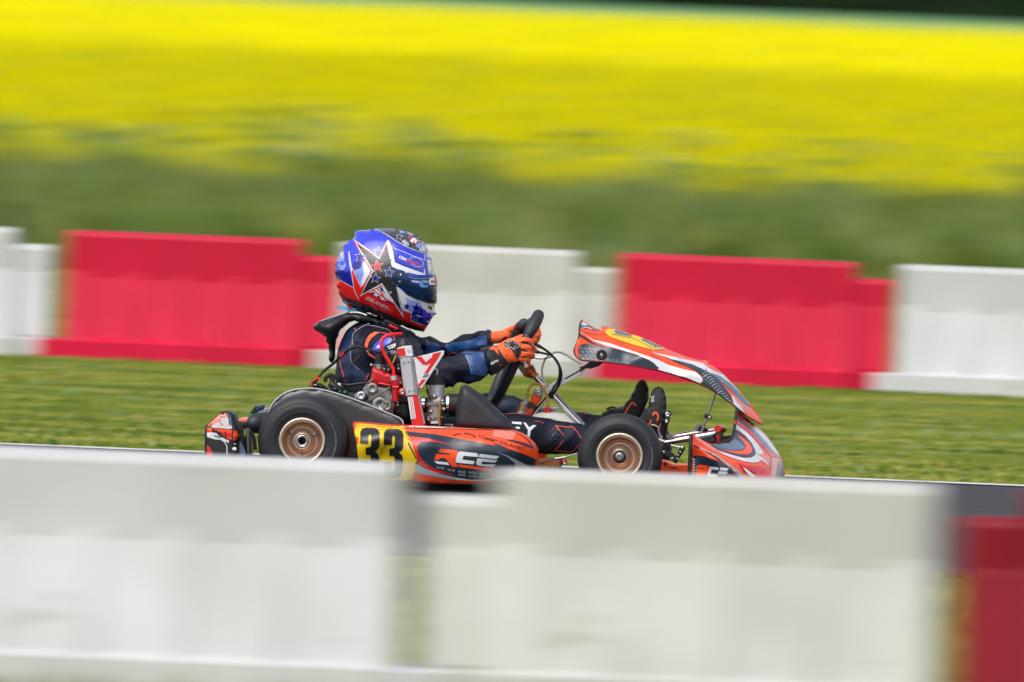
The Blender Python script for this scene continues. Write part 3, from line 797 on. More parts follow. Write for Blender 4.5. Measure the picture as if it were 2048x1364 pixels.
# ------------------------------------------------------------------ rear bumper
ol = a8([(140, 640), (480, 345), (560, 325), (680, 355), (750, 410), (775, 540), (800, 600), (860, 760), (840, 900), (800, 1010), (790, 1350), (700, 1500), (135, 1500), (130, 1100)])
bump = inflate('rear_bumper', ol, -.53, .11, M_black, kart, h=9, rad=4.0, rim=.095)
low = a8([(150, 1000), (300, 900), (700, 900), (800, 1000), (790, 1500), (150, 1500)])
A = Acc(); A.slab(low, -.435, .435, M_black, .006); A.build('bumper_beam', bump)
olf = a8([(440, 700), (600, 560), (760, 540), (1000, 560), (1060, 700), (1060, 1300), (440, 1300)])
A = Acc(); A.slab(olf, .43, .62, M_black, .008); A.build('bumper_far_end', bump)
D = Deco(bump, guess=-.63, h=6)
D.poly(a8([(150, 640), (480, 350), (560, 390), (600, 500), (600, 590), (680, 690), (640, 715), (260, 690)]), M_pink, 1)
D.poly(a8([(430, 560), (450, 500), (520, 470), (580, 470), (600, 520), (605, 620), (500, 640)]), M_white, 2)
D.poly(a8([(300, 600), (420, 560), (440, 640), (660, 640), (680, 700), (600, 715), (400, 690), (250, 680)]), M_white, 2)
D.stroke(a8([(570, 350), (625, 440), (650, 640)]), 3.2, M_steelb, 3)
D.poly(a8([(145, 670), (250, 700), (250, 790), (140, 780)]), M_orange, 2)
D.poly(a8([(250, 705), (620, 725), (820, 765), (850, 790), (830, 900), (790, 1010), (700, 960), (560, 900), (380, 760)]), M_orange, 2)
D.poly(a8([(145, 790), (260, 780), (340, 790), (400, 870), (500, 900), (600, 990), (500, 980), (430, 940), (300, 930), (150, 880)]), M_white, 2)
for q in ([(270, 760), (420, 780), (400, 800), (280, 790)], [(300, 840), (440, 890), (430, 910), (310, 870)], [(420, 770), (445, 775), (480, 900), (455, 895)], [(520, 770), (545, 770), (560, 920), (530, 900)], [(670, 740), (700, 745), (700, 960), (670, 940)]): D.poly(a8(q), M_blk_f, 3)
D.poly(a8([(430, 800), (480, 780), (660, 800), (690, 900), (560, 880)]), M_red_f, 3)
D.poly(a8([(150, 1050), (210, 1110), (280, 1230), (300, 1400), (145, 1400)]), M_red_f, 2)
D.stroke(a8([(500, 970), (560, 1060), (570, 1250)]), 1.8, M_white, 3)
D.poly(a8([(700, 1000), (770, 1020), (770, 1060), (720, 1050)]), M_white, 3); D.poly(a8([(560, 930), (610, 950), (600, 1010), (570, 1000)]), M_white, 3)
D.build('bumper_graphic', bump)
A = Acc(); A.lathe(K(*a8(725, 1150), -.648), [(.02, .009), (0, .009), (-.003, .006), (-.003, 0)], M_chrome, seg=12); A.build('bumper_bolt', bump)
A = Acc(); A.slab(a8([(850, 950), (960, 1200), (960, 1350), (820, 1350), (820, 1000)]), -.60, -.595, M_steelb); A.build('bumper_stay', kart)
A = Acc(); A.tube(P3(a8([(880, 620, -.3), (900, 900, -.3), (900, 1300, -.3)])), .012, M_black)
A.tube(P3(a8([(1000, 700, -.45), (1010, 1200, -.45)])), .010, M_steel); A.tube(P3(a8([(1080, 760, -.5), (1140, 960, -.5), (1160, 1150, -.5)])), .006, M_black)
A.tube(P3(a8([(940, 720, -.5), (945, 860, -.5)])), .004, mat('green cable tie', (.30, .45, .12), .5)); A.build('rear_bumper_bracket', kart)
# the far end of the bumper top, white and pink
A = Acc(); A.slab(a8([(790, 520), (870, 480), (1060, 480), (1080, 560), (900, 580), (790, 560)]), .30, .42, M_pink, .004); A.build('bumper_far_corner', kart, 'pale pink far corner of the rear bumper')
# silencer and its strap
A = Acc(); c = K(*a8(1330, 640), -.30)
ax = (K(*a8(1600, 500), -.30)-K(*a8(1060, 640), -.34))
A.tube([K(*a8(1030, 640), -.34), K(*a8(1060, 610), -.34), K(*a8(1120, 600), -.34), K(*a8(1300, 590), -.32), K(*a8(1600, 560), -.3)], [.004, .020, .030, .034, .034], M_blackm, seg=24)
A.build('exhaust_silencer', kart)
A = Acc(); A.slab(a8([(1050, 370), (1120, 270), (1170, 230), (1180, 380), (1130, 420)]), -.20, -.14, M_black, .003)
A.slab(a8([(1170, 240), (1335, 210), (1345, 270), (1260, 300), (1180, 350)]), -.20, -.12, mat('dark blue plastic', (.02, .04, .16), .4), .003)
A.slab(a8([(1180, 330), (1320, 275), (1430, 280), (1340, 450), (1170, 400)]), -.19, -.10, M_grey, .004); A.build('rear_light_box', kart)

# ------------------------------------------------------------------ carbon guard beside the near rear wheel
ol = c2([(495, 1050), (480, 900), (490, 790), (515, 700), (560, 622), (630, 562), (710, 530), (800, 519), (880, 521), (965, 537), (1070, 568), (1180, 606), (1300, 652), (1400, 695), (1500, 738), (1532, 762), (1540, 800), (1500, 840), (1300, 1050), (1150, 1080)])
guard = inflate('chain_guard', ol, -.455, .022, M_carbon, kart, h=8, rad=5, rim=.010)
A = Acc(); A.tube(P3(c2([(515, 700), (560, 622), (630, 562), (710, 530), (800, 519), (880, 521), (965, 537), (1070, 568), (1180, 606), (1300, 652), (1400, 695), (1500, 738), (1532, 762), (1540, 790)]), -.470), .0028, M_grey); A.build('guard_edge', guard)
A = Acc(); A.ball(K(*c2(1122, 1002), -.48), .0065, M_redhose); A.build('guard_bolt', guard)

# ------------------------------------------------------------------ side pod
ol = c6([(118, 222), (128, 208), (165, 203), (300, 215), (440, 228), (640, 238), (850, 246), (1080, 257), (1300, 270), (1500, 277), (1600, 284), (1680, 306), (1750, 350), (1810, 410), (1842, 470), (1838, 560), (1815, 640), (1760, 690), (1680, 725), (1560, 755), (1420, 772), (1250, 779), (1050, 779), (850, 770), (650, 752), (420, 745), (230, 735), (185, 700), (168, 560), (152, 380), (128, 290)])
ctrl = [c6(u, v)+(y,) for u, v, y in [(118, 222, -.52), (400, 226, -.535), (850, 246, -.54), (1300, 270, -.54), (1600, 284, -.53), (1750, 350, -.525), (1842, 470, -.50), (1815, 640, -.50), (1680, 725, -.53), (1420, 772, -.555), (1050, 779, -.57), (650, 752, -.585), (230, 735, -.59),
      (160, 300, -.60), (400, 270, -.605), (850, 330, -.60), (1300, 340, -.59), (1600, 380, -.575), (1700, 500, -.560), (1500, 600, -.590), (1200, 500, -.607), (900, 500, -.61), (900, 680, -.60), (400, 500, -.612), (400, 700, -.60), (1200, 700, -.59)]]
pod, podf = relief('side_pod', ol, ctrl, M_orange, kart, h=5.5, thick=.003, flange=.10, fl_sel=lambda p: p[1] < 900 or True)
# the same pod on the other side of the kart
bm = bmesh.new(); bm.from_mesh(pod.data)
for v in bm.verts: v.co.y *= -1
bmesh.ops.reverse_faces(bm, faces=bm.faces); me = bpy.data.meshes.new('side_pod'); bm.to_mesh(me); bm.free()
o = bpy.data.objects.new('side_pod', me); COL.objects.link(o); o.parent = kart
for m_ in pod.data.materials:
    if not me.materials: me.materials.append(m_)
D = Deco(pod, guess=-.6, h=5)
# dark sweep and oval
D.poly(c6([(140, 230), (175, 216), (400, 236), (600, 246), (600, 262), (300, 240), (180, 236)]), M_yel_f, 2)
D.poly(c6([(165, 204), (420, 227), (700, 241), (700, 250), (420, 238), (170, 213)]), M_red_f, 2)
D.poly(c6([(640, 238), (1080, 256), (1300, 270), (1080, 266), (640, 249)]), M_white, 2)
D.stroke(c6([(800, 243), (900, 248), (1020, 253)]), 1.8, M_blk_f, 3)
D.stroke(c6([(600, 262), (1100, 268), (1520, 282), (1640, 305), (1740, 365), (1800, 440)]), 1.0, M_blk_f, 3, smooth=4)
D.stroke(c6([(1300, 271), (1580, 281), (1690, 312), (1780, 385), (1835, 465)]), 3.0, M_pink, 3, smooth=4)
D.poly(c6([(600, 290), (700, 300), (880, 318), (1060, 350), (1250, 385), (1450, 425), (1600, 465), (1750, 520), (1828, 560), (1830, 610), (1780, 640), (1600, 560), (1400, 460), (1200, 420), (1080, 420), (900, 375), (760, 345), (640, 330)]), M_navy, 2, smooth=2)
D.poly(c6([(722, 440), (735, 410), (770, 392), (850, 388), (1000, 405), (1200, 415), (1400, 445), (1560, 520), (1630, 600), (1620, 650), (1540, 700), (1380, 735), (1180, 738), (1000, 700), (860, 640), (770, 560), (728, 490)]), M_navy, 2, smooth=3)
D.poly(c6([(640, 345), (760, 352), (900, 380), (1080, 425), (900, 392), (780, 384), (730, 402), (716, 450), (740, 530), (800, 600), (900, 650), (1080, 700), (880, 672), (740, 600), (690, 500)]), M_red_f, 3)
D.poly(c6([(1350, 442), (1450, 478), (1560, 520), (1680, 575), (1790, 635), (1740, 690), (1650, 735), (1500, 752), (1330, 752), (1180, 750), (1350, 735), (1540, 700), (1625, 650), (1630, 590), (1560, 530), (1450, 478)]), M_grey, 3)
D.poly(c6([(700, 590), (800, 640), (950, 690), (1100, 725), (1250, 745), (1100, 748), (900, 720), (760, 690), (690, 670)]), M_grey, 3)
D.poly(c6([(700, 545), (790, 600), (900, 650), (1080, 700), (1250, 735), (1000, 712), (860, 680), (740, 630), (700, 590)]), M_navy, 2)
D.stroke(a4([(460, 960), (700, 985), (1000, 985), (1300, 940), (1450, 900)]), 1.5, M_white, 5, smooth=4)
D.poly(a4([(1350, 260), (1500, 268), (1720, 330), (1800, 370), (1860, 430), (1780, 400), (1600, 335)]), M_navy, 3)
D.poly(a4([(1100, 315), (1250, 350), (1420, 435), (1200, 370)]), M_navy, 3)
# RCE logo
D.poly(a4([(150, 470), (195, 425), (480, 445), (505, 480), (460, 600), (420, 612), (500, 745), (400, 745), (270, 590), (180, 590), (150, 625), (75, 610), (115, 512), (335, 528), (375, 510), (150, 480)]), M_red_f if False else M_orange, 5)
D.poly(a4([(120, 488), (150, 480), (370, 510), (340, 530), (120, 515)]), M_navy, 6)
D.poly(a4([(70, 640), (310, 665), (350, 715), (130, 690)]), M_white, 5)
D.poly(a4([(520, 470), (830, 500), (862, 525), (850, 570), (600, 548), (570, 615), (800, 645), (770, 700), (470, 670), (448, 640), (490, 510)]), M_white, 5)
D.poly(a4([(890, 515), (1235, 555), (1185, 610), (860, 570)]), M_white, 5)
D.poly(a4([(845, 590), (1205, 630), (1155, 672), (930, 655), (910, 700), (1175, 700), (1120, 755), (850, 720), (820, 690)]), M_white, 5)
D.poly(a4([(930, 650), (1150, 672), (1150, 692), (925, 672)]), M_navy, 6)
D.poly(a4([(490, 700), (1130, 775), (1080, 820), (530, 750)]), M_orange, 5)
for k, (x, y) in enumerate([(120, 735), (310, 775), (500, 805), (690, 820), (880, 842), (1070, 862), (500, 862), (690, 884), (880, 902)]):
    D.text('RCE', a4(x, y+38), 5.4, 7, M_grey, 5, sx=1.5, bold=.02)
D.text('TOMMY DELANEY', a4(840, 212), 7.4, 15.8, M_blk_f, 5, sx=1.60, bold=.008)
D.stroke(a4([(400, 180), (520, 150), (560, 165)]), 1.6, M_blk_f, 5); D.stroke(a4([(600, 150), (650, 142), (740, 170), (790, 185), (810, 210), (770, 205)]), 1.8, M_blk_f, 5)
D.text('33', (0, 0), .01, 0, M_blk_f, 0) if False else None
D.build('pod_graphic', pod)
# number panel standing slightly proud of the pod
D = Deco(pod, guess=-.6, h=5, base=.003)
D.poly(c6([(150, 245), (165, 238), (300, 244), (560, 262), (605, 275), (640, 345), (690, 470), (722, 560), (700, 590), (695, 670), (670, 735), (600, 748), (400, 745), (250, 738), (190, 722), (175, 600), (158, 420), (134, 290)]), M_yel_f, 1)
D.build('number_panel', pod)
D = Deco(pod, guess=-.6, h=5, base=.0046)
def three(dx, dy):
    P = [(195, 460), (200, 240), (235, 170), (300, 148), (480, 152), (550, 190), (578, 260), (575, 500), (545, 570), (490, 605), (550, 665), (570, 740), (560, 940), (530, 1050), (440, 1100), (300, 1100), (215, 1050), (195, 900), (195, 800), (345, 800), (345, 950), (385, 980), (410, 940), (410, 720), (385, 680), (305, 680), (305, 540), (395, 525), (410, 490), (412, 300), (385, 265), (360, 300), (352, 465)]
    return a3([(x+dx, y+dy) for x, y in P])
D.poly(three(0, 0), M_blk_f, 1); D.poly(three(462, 22), M_blk_f, 1)
D.poly(a3([(1120, 450), (1150, 430), (1310, 770), (1290, 770)]), M_blk_f, 1)
D.stroke(a3([(590, 690), (640, 560), (690, 490)]), .8, M_blk_f, 1); D.stroke(a3([(1060, 220), (1090, 250), (1120, 340), (1160, 400)]), 1.0, M_blk_f, 1)
D.build('race_number', pod)

# ------------------------------------------------------------------ engine
A = Acc()
inflate('x', c3([(290, 645), (400, 650), (530, 668), (565, 780), (600, 860), (560, 940), (520, 962), (430, 935), (380, 885), (300, 835), (250, 762), (240, 700)]), -.31, .075, M_alu, h=6, rad=7, rim=.055, acc=A)
inflate('x', c3([(150, 760), (185, 735), (250, 735), (270, 770), (262, 830), (210, 850), (165, 815)]), -.32, .07, M_alu, h=5, rad=5, rim=.05, acc=A)
inflate('x', c3([(520, 860), (700, 830), (740, 960), (700, 1030), (540, 980)]), -.30, .05, M_black, h=7, rad=5, rim=.04, acc=A)
for (x, y, r, m_) in ((215, 775, .014, M_alu2), (410, 870, .026, M_alu), (475, 880, .018, M_alu), (550, 800, .012, M_alu), (330, 700, .018, M_alu)):
    A.lathe(K(*c3(x, y), -.40), [(.05, r), (0, r), (-.004, r*.85), (-.004, r*.45), (0, r*.4), (0, 0)], m_, seg=28)
for x, y in ((275, 660), (500, 690), (300, 815), (350, 870), (520, 900), (160, 800), (250, 850), (590, 870), (285, 865), (150, 815)):
    A.lathe(K(*c3(x, y), -.392), [(.02, .0042), (0, .0042), (-.003, .0036), (-.003, 0)], M_chrome, seg=6, sharp=True)
eng = A.build('engine', kart)
D = Deco(eng, guess=-.38, h=4); D.text('PARILLA', c3(330, 785), 10, 3, M_steel, 1, shear=.2, sx=.75, bold=.03); D.build('engine_lettering', eng)
A = Acc()
for i in range(5):
    x0, y0 = 262+i*9, 838+i*6
    A.slab(c3([(300, 850+i*17), (540, 900+i*15), (540, 905+i*15), (300, 856+i*17)]), -.398, -.36, M_alu, .0005)
A.build('crankcase_fins', eng)
A = Acc()
inflate('x', c3([(340, 482), (400, 495), (480, 530), (560, 548), (640, 590), (652, 640), (656, 692), (560, 684), (420, 664), (288, 645), (290, 625), (322, 605), (330, 540)]), -.32, .075, M_redan, h=5, rad=5, rim=.06, acc=A)
A.tube(P3(c3([(288, 636, -.37), (420, 652, -.395), (560, 676, -.395), (655, 684, -.37)])), .0035, M_redan, sub=3)
cy = A.build('cylinder_head', eng)
A = Acc()
for x, y in ((322, 612), (310, 632), (495, 505), (455, 500), (620, 640)): A.lathe(K(*c3(x, y), -.397), [(.02, .005), (0, .005), (-.005, .004), (-.005, 0)], M_chrome, seg=6, sharp=True)
A.build('head_bolt', eng)
A = Acc(); A.tube(P3(c3([(402, 495, -.33), (405, 420, -.33), (415, 360, -.33), (430, 318, -.33)])), [.0155, .0155, .0165, .015], M_rubber, seg=20, sub=3)
A.build('exhaust_boot', eng)
A = Acc(); A.tube(P3(c3([(352, 476, -.33), (450, 486, -.33)])) if False else [K(*c3(402, 487), -.33)+Vector((0, 0, -.004)), K(*c3(402, 465), -.33)+Vector((0, 0, .004))], .0175, M_steel, seg=24); A.ball(K(*c3(322, 460), -.35), .0055, M_steel); A.tube([K(*c3(322, 460), -.35), K(*c3(365, 470), -.345)], .003, M_steel); A.build('hose_clamp', eng)
# red spark plug cap, collar, coil lead and red hose
A = Acc(); A.tube([K(*c3(566, 830), -.41), K(*c3(570, 620), -.41)], .0118, M_redan, seg=20); A.tube([K(*c3(540, 690), -.418), K(*c3(600, 690), -.418)], .006, M_redan); A.build('power_valve', eng)
A = Acc(); A.tube([K(*c3(551, 615), -.41), K(*c3(550, 572), -.41)], .0105, M_alu2, seg=20); A.build('hose_collar', eng)
A = Acc(); A.tube(P3(c3([(552, 575, -.41), (545, 500, -.41), (505, 430, -.41), (455, 350, -.41), (422, 270, -.41), (430, 200, -.405), (480, 160, -.40), (550, 148, -.39), (628, 140, -.37)])), .0056, M_redhose, seg=14); A.build('red_coolant_hose', eng)
A = Acc(); A.tube(P3(c3([(530, 693, -.42), (450, 740, -.42), (370, 790, -.42), (300, 840, -.42)])), .0016, M_black); A.build('ignition_lead', eng)
A = Acc(); A.tube([K(*c3(490, 345), -.36), K(*c3(590, 338), -.36)], .0095, mat('grey fitting', (.16, .17, .19), .35), seg=16)
for x, y, r in ((500, 470, .010), (520, 500, .009), (600, 470, .008), (630, 480, .008), (480, 350, .013), (500, 540, .008)): A.ball(K(*c3(x, y), -.38), r, M_black)
for x, y in ((510, 455), (525, 480), (600, 500)): A.ball(K(*c3(x, y), -.40), .0045, M_steel)
A.tube(P3(c3([(575, 360, -.37), (560, 395, -.37), (540, 440, -.37)])), .0022, mat('yellow tag', (.75, .65, .02), .5)); A.build('water_outlet', eng)

# radiator: tall slanted tank with filler cap and triangular side plate
A = Acc()
A.slab(c3([(610, 392), (742, 385), (760, 480), (792, 640), (798, 772), (740, 775), (660, 782), (640, 620), (618, 440)]), -.43, -.26, M_alu2, .002)
rad = A.build('radiator', kart)
A = Acc(); A.slab(c3([(582, 290), (640, 268), (728, 262), (742, 330), (745, 372), (600, 382), (588, 340)]), -.425, -.34, M_white, .002); A.build('radiator_neck', rad, 'white and red radiator neck')
A = Acc()
A.slab(c3([(584, 296), (660, 285), (672, 350), (672, 372), (600, 378), (588, 340)]), -.4262, -.4252, M_red_f, .0005)
A.slab(c3([(700, 290), (728, 320), (705, 345), (685, 320)]), -.4262, -.4252, M_alu2, .0005); A.build('neck_sticker', rad)
A = Acc(); cc = K(*c3(650, 210), -.37)
A.lathe(cc+Vector((0, 0, -.030)), [(0, .022), (.004, .0235), (.020, .0225), (.024, .018), (.030, .0175), (.036, .015), (.038, 0)], M_black, axis='z', seg=30)
for k in range(14):
    w = 2*math.pi*k/14; A.tube([cc+Vector((.0228*math.cos(w), .0228*math.sin(w), -.028)), cc+Vector((.0222*math.cos(w), .0222*math.sin(w), -.011))], .0022, M_black, seg=6)
A.build('radiator_cap', rad)
A = Acc(); A.slab(c3([(605, 372), (745, 362), (750, 385), (612, 396)]), -.433, -.30, M_steel, .001)
A.slab(c3([(640, 388), (655, 386), (690, 776), (675, 778)]), -.4335, -.428, M_steel, .0006); A.slab(c3([(722, 384), (742, 384), (798, 770), (775, 772)]), -.4335, -.428, M_steel, .0006)
A.slab(c3([(630, 392), (722, 386), (764, 765), (680, 775)]), -.4345, -.43, M_alu2, .0008)
A.build('tank_rails', rad)
for x, y, r in ((655, 436, .0035), (700, 428, .0035), (762, 412, .0075), (706, 727, .0035), (752, 718, .0035), (637, 738, .0085)):
    A = Acc(); A.lathe(K(*c3(x, y), -.437), [(.006, r), (0, r), (-.002, r*.8), (-.002, r*.5), (0, r*.45), (0, 0)], M_steel, seg=16); A.build('tank_rivet', rad)
A = Acc(); A.lathe(K(*c3(637, 738), -.433), [(.004, .013), (0, .013), (-.001, .009)], M_redan, seg=20); A.build('red_washer', rad)
A = Acc(); A.slab(c3([(690, 784), (798, 772), (830, 880), (872, 1062), (872, 1100), (735, 1090), (728, 1020), (705, 880)]), -.43, -.36, M_red_f, .0015); leg = A.build('radiator_leg', rad, 'red and white sticker covered radiator leg')
A = Acc(); A.slab(c3([(692, 790), (745, 784), (778, 1010), (726, 1018)]), -.4316, -.4306, M_white, .0004); A.slab(c3([(712, 790), (716, 790), (748, 1012), (744, 1013)]), -.4322, -.4316, M_blk_f, .0001); A.slab(c3([(728, 788), (732, 788), (766, 1010), (762, 1011)]), -.4322, -.4316, M_blk_f, .0001)
A.slab(c3([(798, 775), (812, 775), (862, 1000), (872, 1060), (858, 1060)]), -.4322, -.4316, M_steel, .0001)
A.build('leg_sticker', rad)
A = Acc(); A.slab(c3([(760, 385), (820, 368), (1050, 312), (1070, 322), (1062, 350), (960, 500), (840, 690), (820, 692), (802, 675), (775, 520)]), -.445, -.4415, M_white, .0008); tp = A.build('triangular_side_plate', rad, 'white triangular plate with red zigzag stripe')
A = Acc()
A.slab(c3([(775, 378), (830, 372), (880, 430), (940, 380), (950, 345), (1035, 325), (1010, 385), (900, 545), (860, 550), (930, 440), (885, 462), (845, 455)]), -.4462, -.4453, M_red_f, .0003)
A.slab(c3([(880, 610), (815, 690), (800, 665), (840, 608)]), -.4462, -.4453, M_red_f, .0003)
A.slab(c3([(862, 560), (915, 548), (895, 582), (838, 595)]), -.4462, -.4453, M_steelb, .0003)
A.build('plate_stripe', rad)
A = Acc(); A.tube(P3(c3([(1064, 325, -.4435), (1060, 350, -.4435), (960, 505, -.4435), (842, 690, -.4435), (822, 696, -.4435), (800, 680, -.4435)])), .0022, M_grey, sub=1); A.build('plate_edge', rad)

# carburettor with black top, airbox and its bellows
A = Acc()
def vtube(x0, y0, x1, y1, r, m_, y=-.34, seg=26): A.tube([K(*c3(x0, y0), y), K(*c3(x1, y1), y)], r, m_, seg=seg)
vtube(992, 810, 990, 655, .0255, M_alu2); vtube(990, 900, 992, 800, .022, M_alu)
inflate('x', c3([(900, 800), (960, 780), (1060, 770), (1075, 860), (1060, 940), (1050, 1080), (895, 1075), (890, 960), (905, 880)]), -.34, .045, M_alu, h=6, rad=6, rim=.025, acc=A)
for x, y, r in ((965, 785, .009), (905, 870, .008), (1062, 915, .007), (1010, 870, .008), (930, 940, .007), (1050, 830, .006), (950, 1010, .008), (905, 1020, .006)):
    A.lathe(K(*c3(x, y), -.385), [(.02, r), (0, r), (-.003, r*.8), (-.003, 0)], M_steel, seg=14)
A.slab(c3([(895, 850), (1075, 845), (1075, 865), (895, 870)]), -.392, -.34, M_steel, .001); A.slab(c3([(890, 985), (1058, 990), (1058, 1003), (890, 998)]), -.390, -.34, M_steel, .001)
A.slab(c3([(930, 1035), (1005, 1035), (1005, 1062), (930, 1062)]), -.3905, -.388, M_white, .0004)
carb = A.build('carburettor', eng)
A = Acc(); vtube(990, 662, 990, 625, .0275, M_black); vtube(990, 628, 992, 560, .0245, M_black); vtube(992, 590, 992, 575, .0258, M_black)
A.tube(P3(c3([(992, 560, -.34), (1000, 525, -.34), (985, 505, -.34), (975, 492, -.34)])), .0022, M_alu2); A.build('carburettor_cap', eng)
A = Acc(); A.tube(P3(c3([(1016, 845, -.40), (1022, 920, -.40), (1015, 1000, -.40), (1022, 1080, -.40)])), .0040, M_amber); A.tube(P3(c3([(880, 650, -.40), (905, 740, -.40), (940, 830, -.40)])), .0022, M_black); A.tube(P3(c3([(885, 700, -.40), (900, 780, -.40), (930, 825, -.40)])), .0018, M_black); A.build('float_bowl_hose', eng)
A = Acc(); cx = K(*c3(1060, 865), -.33)
L = [K(*c3(x, 868), -.33) for x in (1075, 1090, 1108, 1130, 1142, 1154, 1166, 1178, 1190, 1202, 1215, 1230)]
A.tube(L, [.030, .033, .0345, .034, .036, .034, .036, .034, .036, .034, .036, .034], M_rubber, seg=28, sub=1); A.build('intake_bellows', eng)
for x0, x1, r in ((1092, 1118, .036), (838, 868, .027)):
    A = Acc(); A.tube([K(*c3(x0, 868), -.33), K(*c3(x1, 868), -.33)], r, M_chrome, seg=28); A.build('hose_clamp', eng)
A = Acc(); A.tube([K(*c3(800, 880), -.33), K(*c3(905, 868), -.33)], .024, M_rubber, seg=24); A.build('intake_manifold', eng)
ol = c3([(1232, 720), (1246, 675), (1268, 662), (1300, 672), (1345, 697), (1440, 762), (1475, 788), (1560, 868), (1640, 948), (1690, 985), (1740, 1060), (1790, 1135), (1740, 1150), (1400, 1140), (1185, 1110), (1190, 960), (1205, 820)])
air = inflate('intake_silencer', ol, -.37, .085, M_blackm, kart, h=8, rad=16, rim=.045)
D = Deco(air, guess=-.45, h=5); D.stroke(c3([(1450, 780), (1420, 850), (1340, 940), (1280, 1010)]), 1.0, M_rubber, 1, smooth=4); D.stroke(c3([(1690, 990), (1600, 1010), (1450, 1055), (1340, 1095)]), 1.0, M_rubber, 1, smooth=4); D.build('silencer_seam', air)

# wiring at the back: heavy lead, loops, junction
A = Acc(); A.tube(P3(c1([(30, 1238, -.2), (62, 1195, -.2), (110, 1140, -.2), (180, 1085, -.22), (235, 1030, -.24), (290, 985, -.26), (350, 962, -.28), (410, 968, -.3), (470, 990, -.33), (540, 1000, -.35)])), .0046, M_rubber, seg=12); wir = A.build('battery_lead', kart)
A = Acc(); A.tube([K(*a7(612, 625), -.243), K(*a7(705, 535), -.25)], .0062, M_redan, seg=12); A.build('red_heat_shrink', wir)
A = Acc()
for q in (195, 225): A.tube(P3(a7([(q-15, 990, -.215), (q+15, 1010, -.215)])), .0058, M_redhose, seg=10)
A.tube(P3(a7([(190, 1010, -.22), (120, 1060, -.22), (110, 1110, -.22), (135, 1165, -.22)])), .0022, M_redhose); A.build('red_cable_tie', wir)
A = Acc(); A.tube(P3(a7([(360, 1060, -.2), (345, 1000, -.2), (390, 950, -.2), (450, 935, -.2), (485, 960, -.2), (480, 1030, -.2), (440, 1110, -.2), (400, 1180, -.2)])), .0062, M_rubber)
A.tube(P3(a7([(400, 960, -.2), (440, 985, -.2), (450, 1050, -.2), (410, 1130, -.2)])), .0050, M_rubber)
A.tube(P3(a7([(430, 1080, -.2), (500, 1130, -.2), (580, 1180, -.2), (640, 1250, -.2)])), [.009, .012, .010, .008], M_black)
for x, y, r in ((150, 1060, .010), (150, 1120, .012), (250, 1130, .013), (300, 1160, .012), (520, 1180, .014), (420, 1190, .014), (600, 1230, .012), (120, 1160, .01), (680, 1240, .012)): A.ball(K(*a7(x, y), -.2), r, M_black, (1, 1, .8), 6)
A.slab(a7([(190, 1110), (215, 1065), (320, 1110), (290, 1160)]), -.22, -.19, M_black, .002); A.ball(K(*a7(178, 1108), -.235), .003, M_white); A.build('loom_bundle', kart)
A = Acc(); A.tube(P3(a7([(940, 620, -.26), (850, 690, -.26), (760, 780, -.26), (700, 890, -.26), (670, 1000, -.26), (665, 1150, -.25), (670, 1280, -.25)])), .0024, M_black)
A.ball(K(*a7(690, 1240), -.25), .008, mat('green connector', (.01, .10, .04), .4)); A.build('thin_cable', kart)

# ------------------------------------------------------------------ steering
A = Acc()
ringp = [(1074, 633, -.085), (1066, 650, -.125), (1052, 678, -.150), (1032, 722, -.155), (1012, 764, -.13), (996, 794, -.08), (988, 804, -.01), (984, 798, .07), (994, 770, .12), (1008, 735, .15), (1022, 692, .155), (1035, 662, .13), (1043, 650, .09), (1054, 650, .02), (1068, 641, -.04)]
A.tube(P3(ringp), .0158, M_blackm, seg=16, sub=5, closed=True); sw = A.build('steering_wheel', kart)
A = Acc(); A.tube(P3(c4([(622, 138, -.09), (598, 190, -.115), (560, 262, -.14), (528, 320, -.15)])), [.0190, .0205, .0200, .0160], M_blackm, seg=18); A.ball(K(*c4(622, 140), -.09), .0188, M_blackm)
A.build('upper_grip', sw)
A = Acc(); A.tube(P3(c4([(490, 215, .09), (462, 290, .12), (435, 350, .14)])), [.0175, .0185, .016], M_blackm, seg=16); A.ball(K(*c4(490, 215), .09), .0172, M_blackm); A.build('upper_grip', sw)
A = Acc(); hub = K(*c4(480, 560), 0); A.tube([K(*c4(440, 520), 0), K(*c4(520, 640), 0)], [.020, .020], M_lip, seg=20)
A.tube(P3([(1030, 722, -.14), (1043, 726, -.05), (1044, 727, 0), (1036, 722, .06), (1018, 712, .14)]), .008, M_black); A.build('wheel_spokes', sw)
A = Acc(); A.ball(K(*c4(545, 650), 0), .020, M_bronze, (1.0, 1.3, 1.05), 8); A.tube([K(*c4(520, 610), -.01), K(*c4(585, 700), -.01)], .0135, M_bronze, seg=8, smooth=False); A.tube([K(*c4(500, 690), -.01), K(*c4(560, 590), -.02)], .010, M_bronze, seg=6, smooth=False); A.build('steering_hub', kart, 'orange bronze steering hub')
A = Acc(); A.tube([K(*c4(505, 600), 0), K(*c4(660, 770), 0)], .0088, M_chrome, seg=16)
A.tube([K(*c4(640, 745), 0), K(*c4(1010, 1140), 0)], .0098, M_chrome, seg=18)
A.tube([K(*c4(575, 665), 0), K(*c4(605, 700), 0)], .0115, M_lip, seg=18)
A.tube([K(*c4(768, 850), .012), K(*c4(1035, 1135), .012)], .0060, M_chrome, seg=12); A.build('steering_column', kart)
A = Acc(); A.slab(c4([(700, 800), (740, 760), (1040, 600), (1045, 640), (1030, 665), (740, 830), (715, 835)]), -.045, -.039, M_alu2, .001)
sb = A.build('fairing_bracket', kart)
A = Acc(); A.slab(c4([(860, 712), (1000, 632), (1010, 642), (870, 722)]), -.0458, -.0452, M_blk_f, .0001); A.lathe(K(*c4(760, 778), -.047), [(.004, .004), (0, .004), (0, 0)], M_steel, seg=10); A.build('bracket_slot', sb)
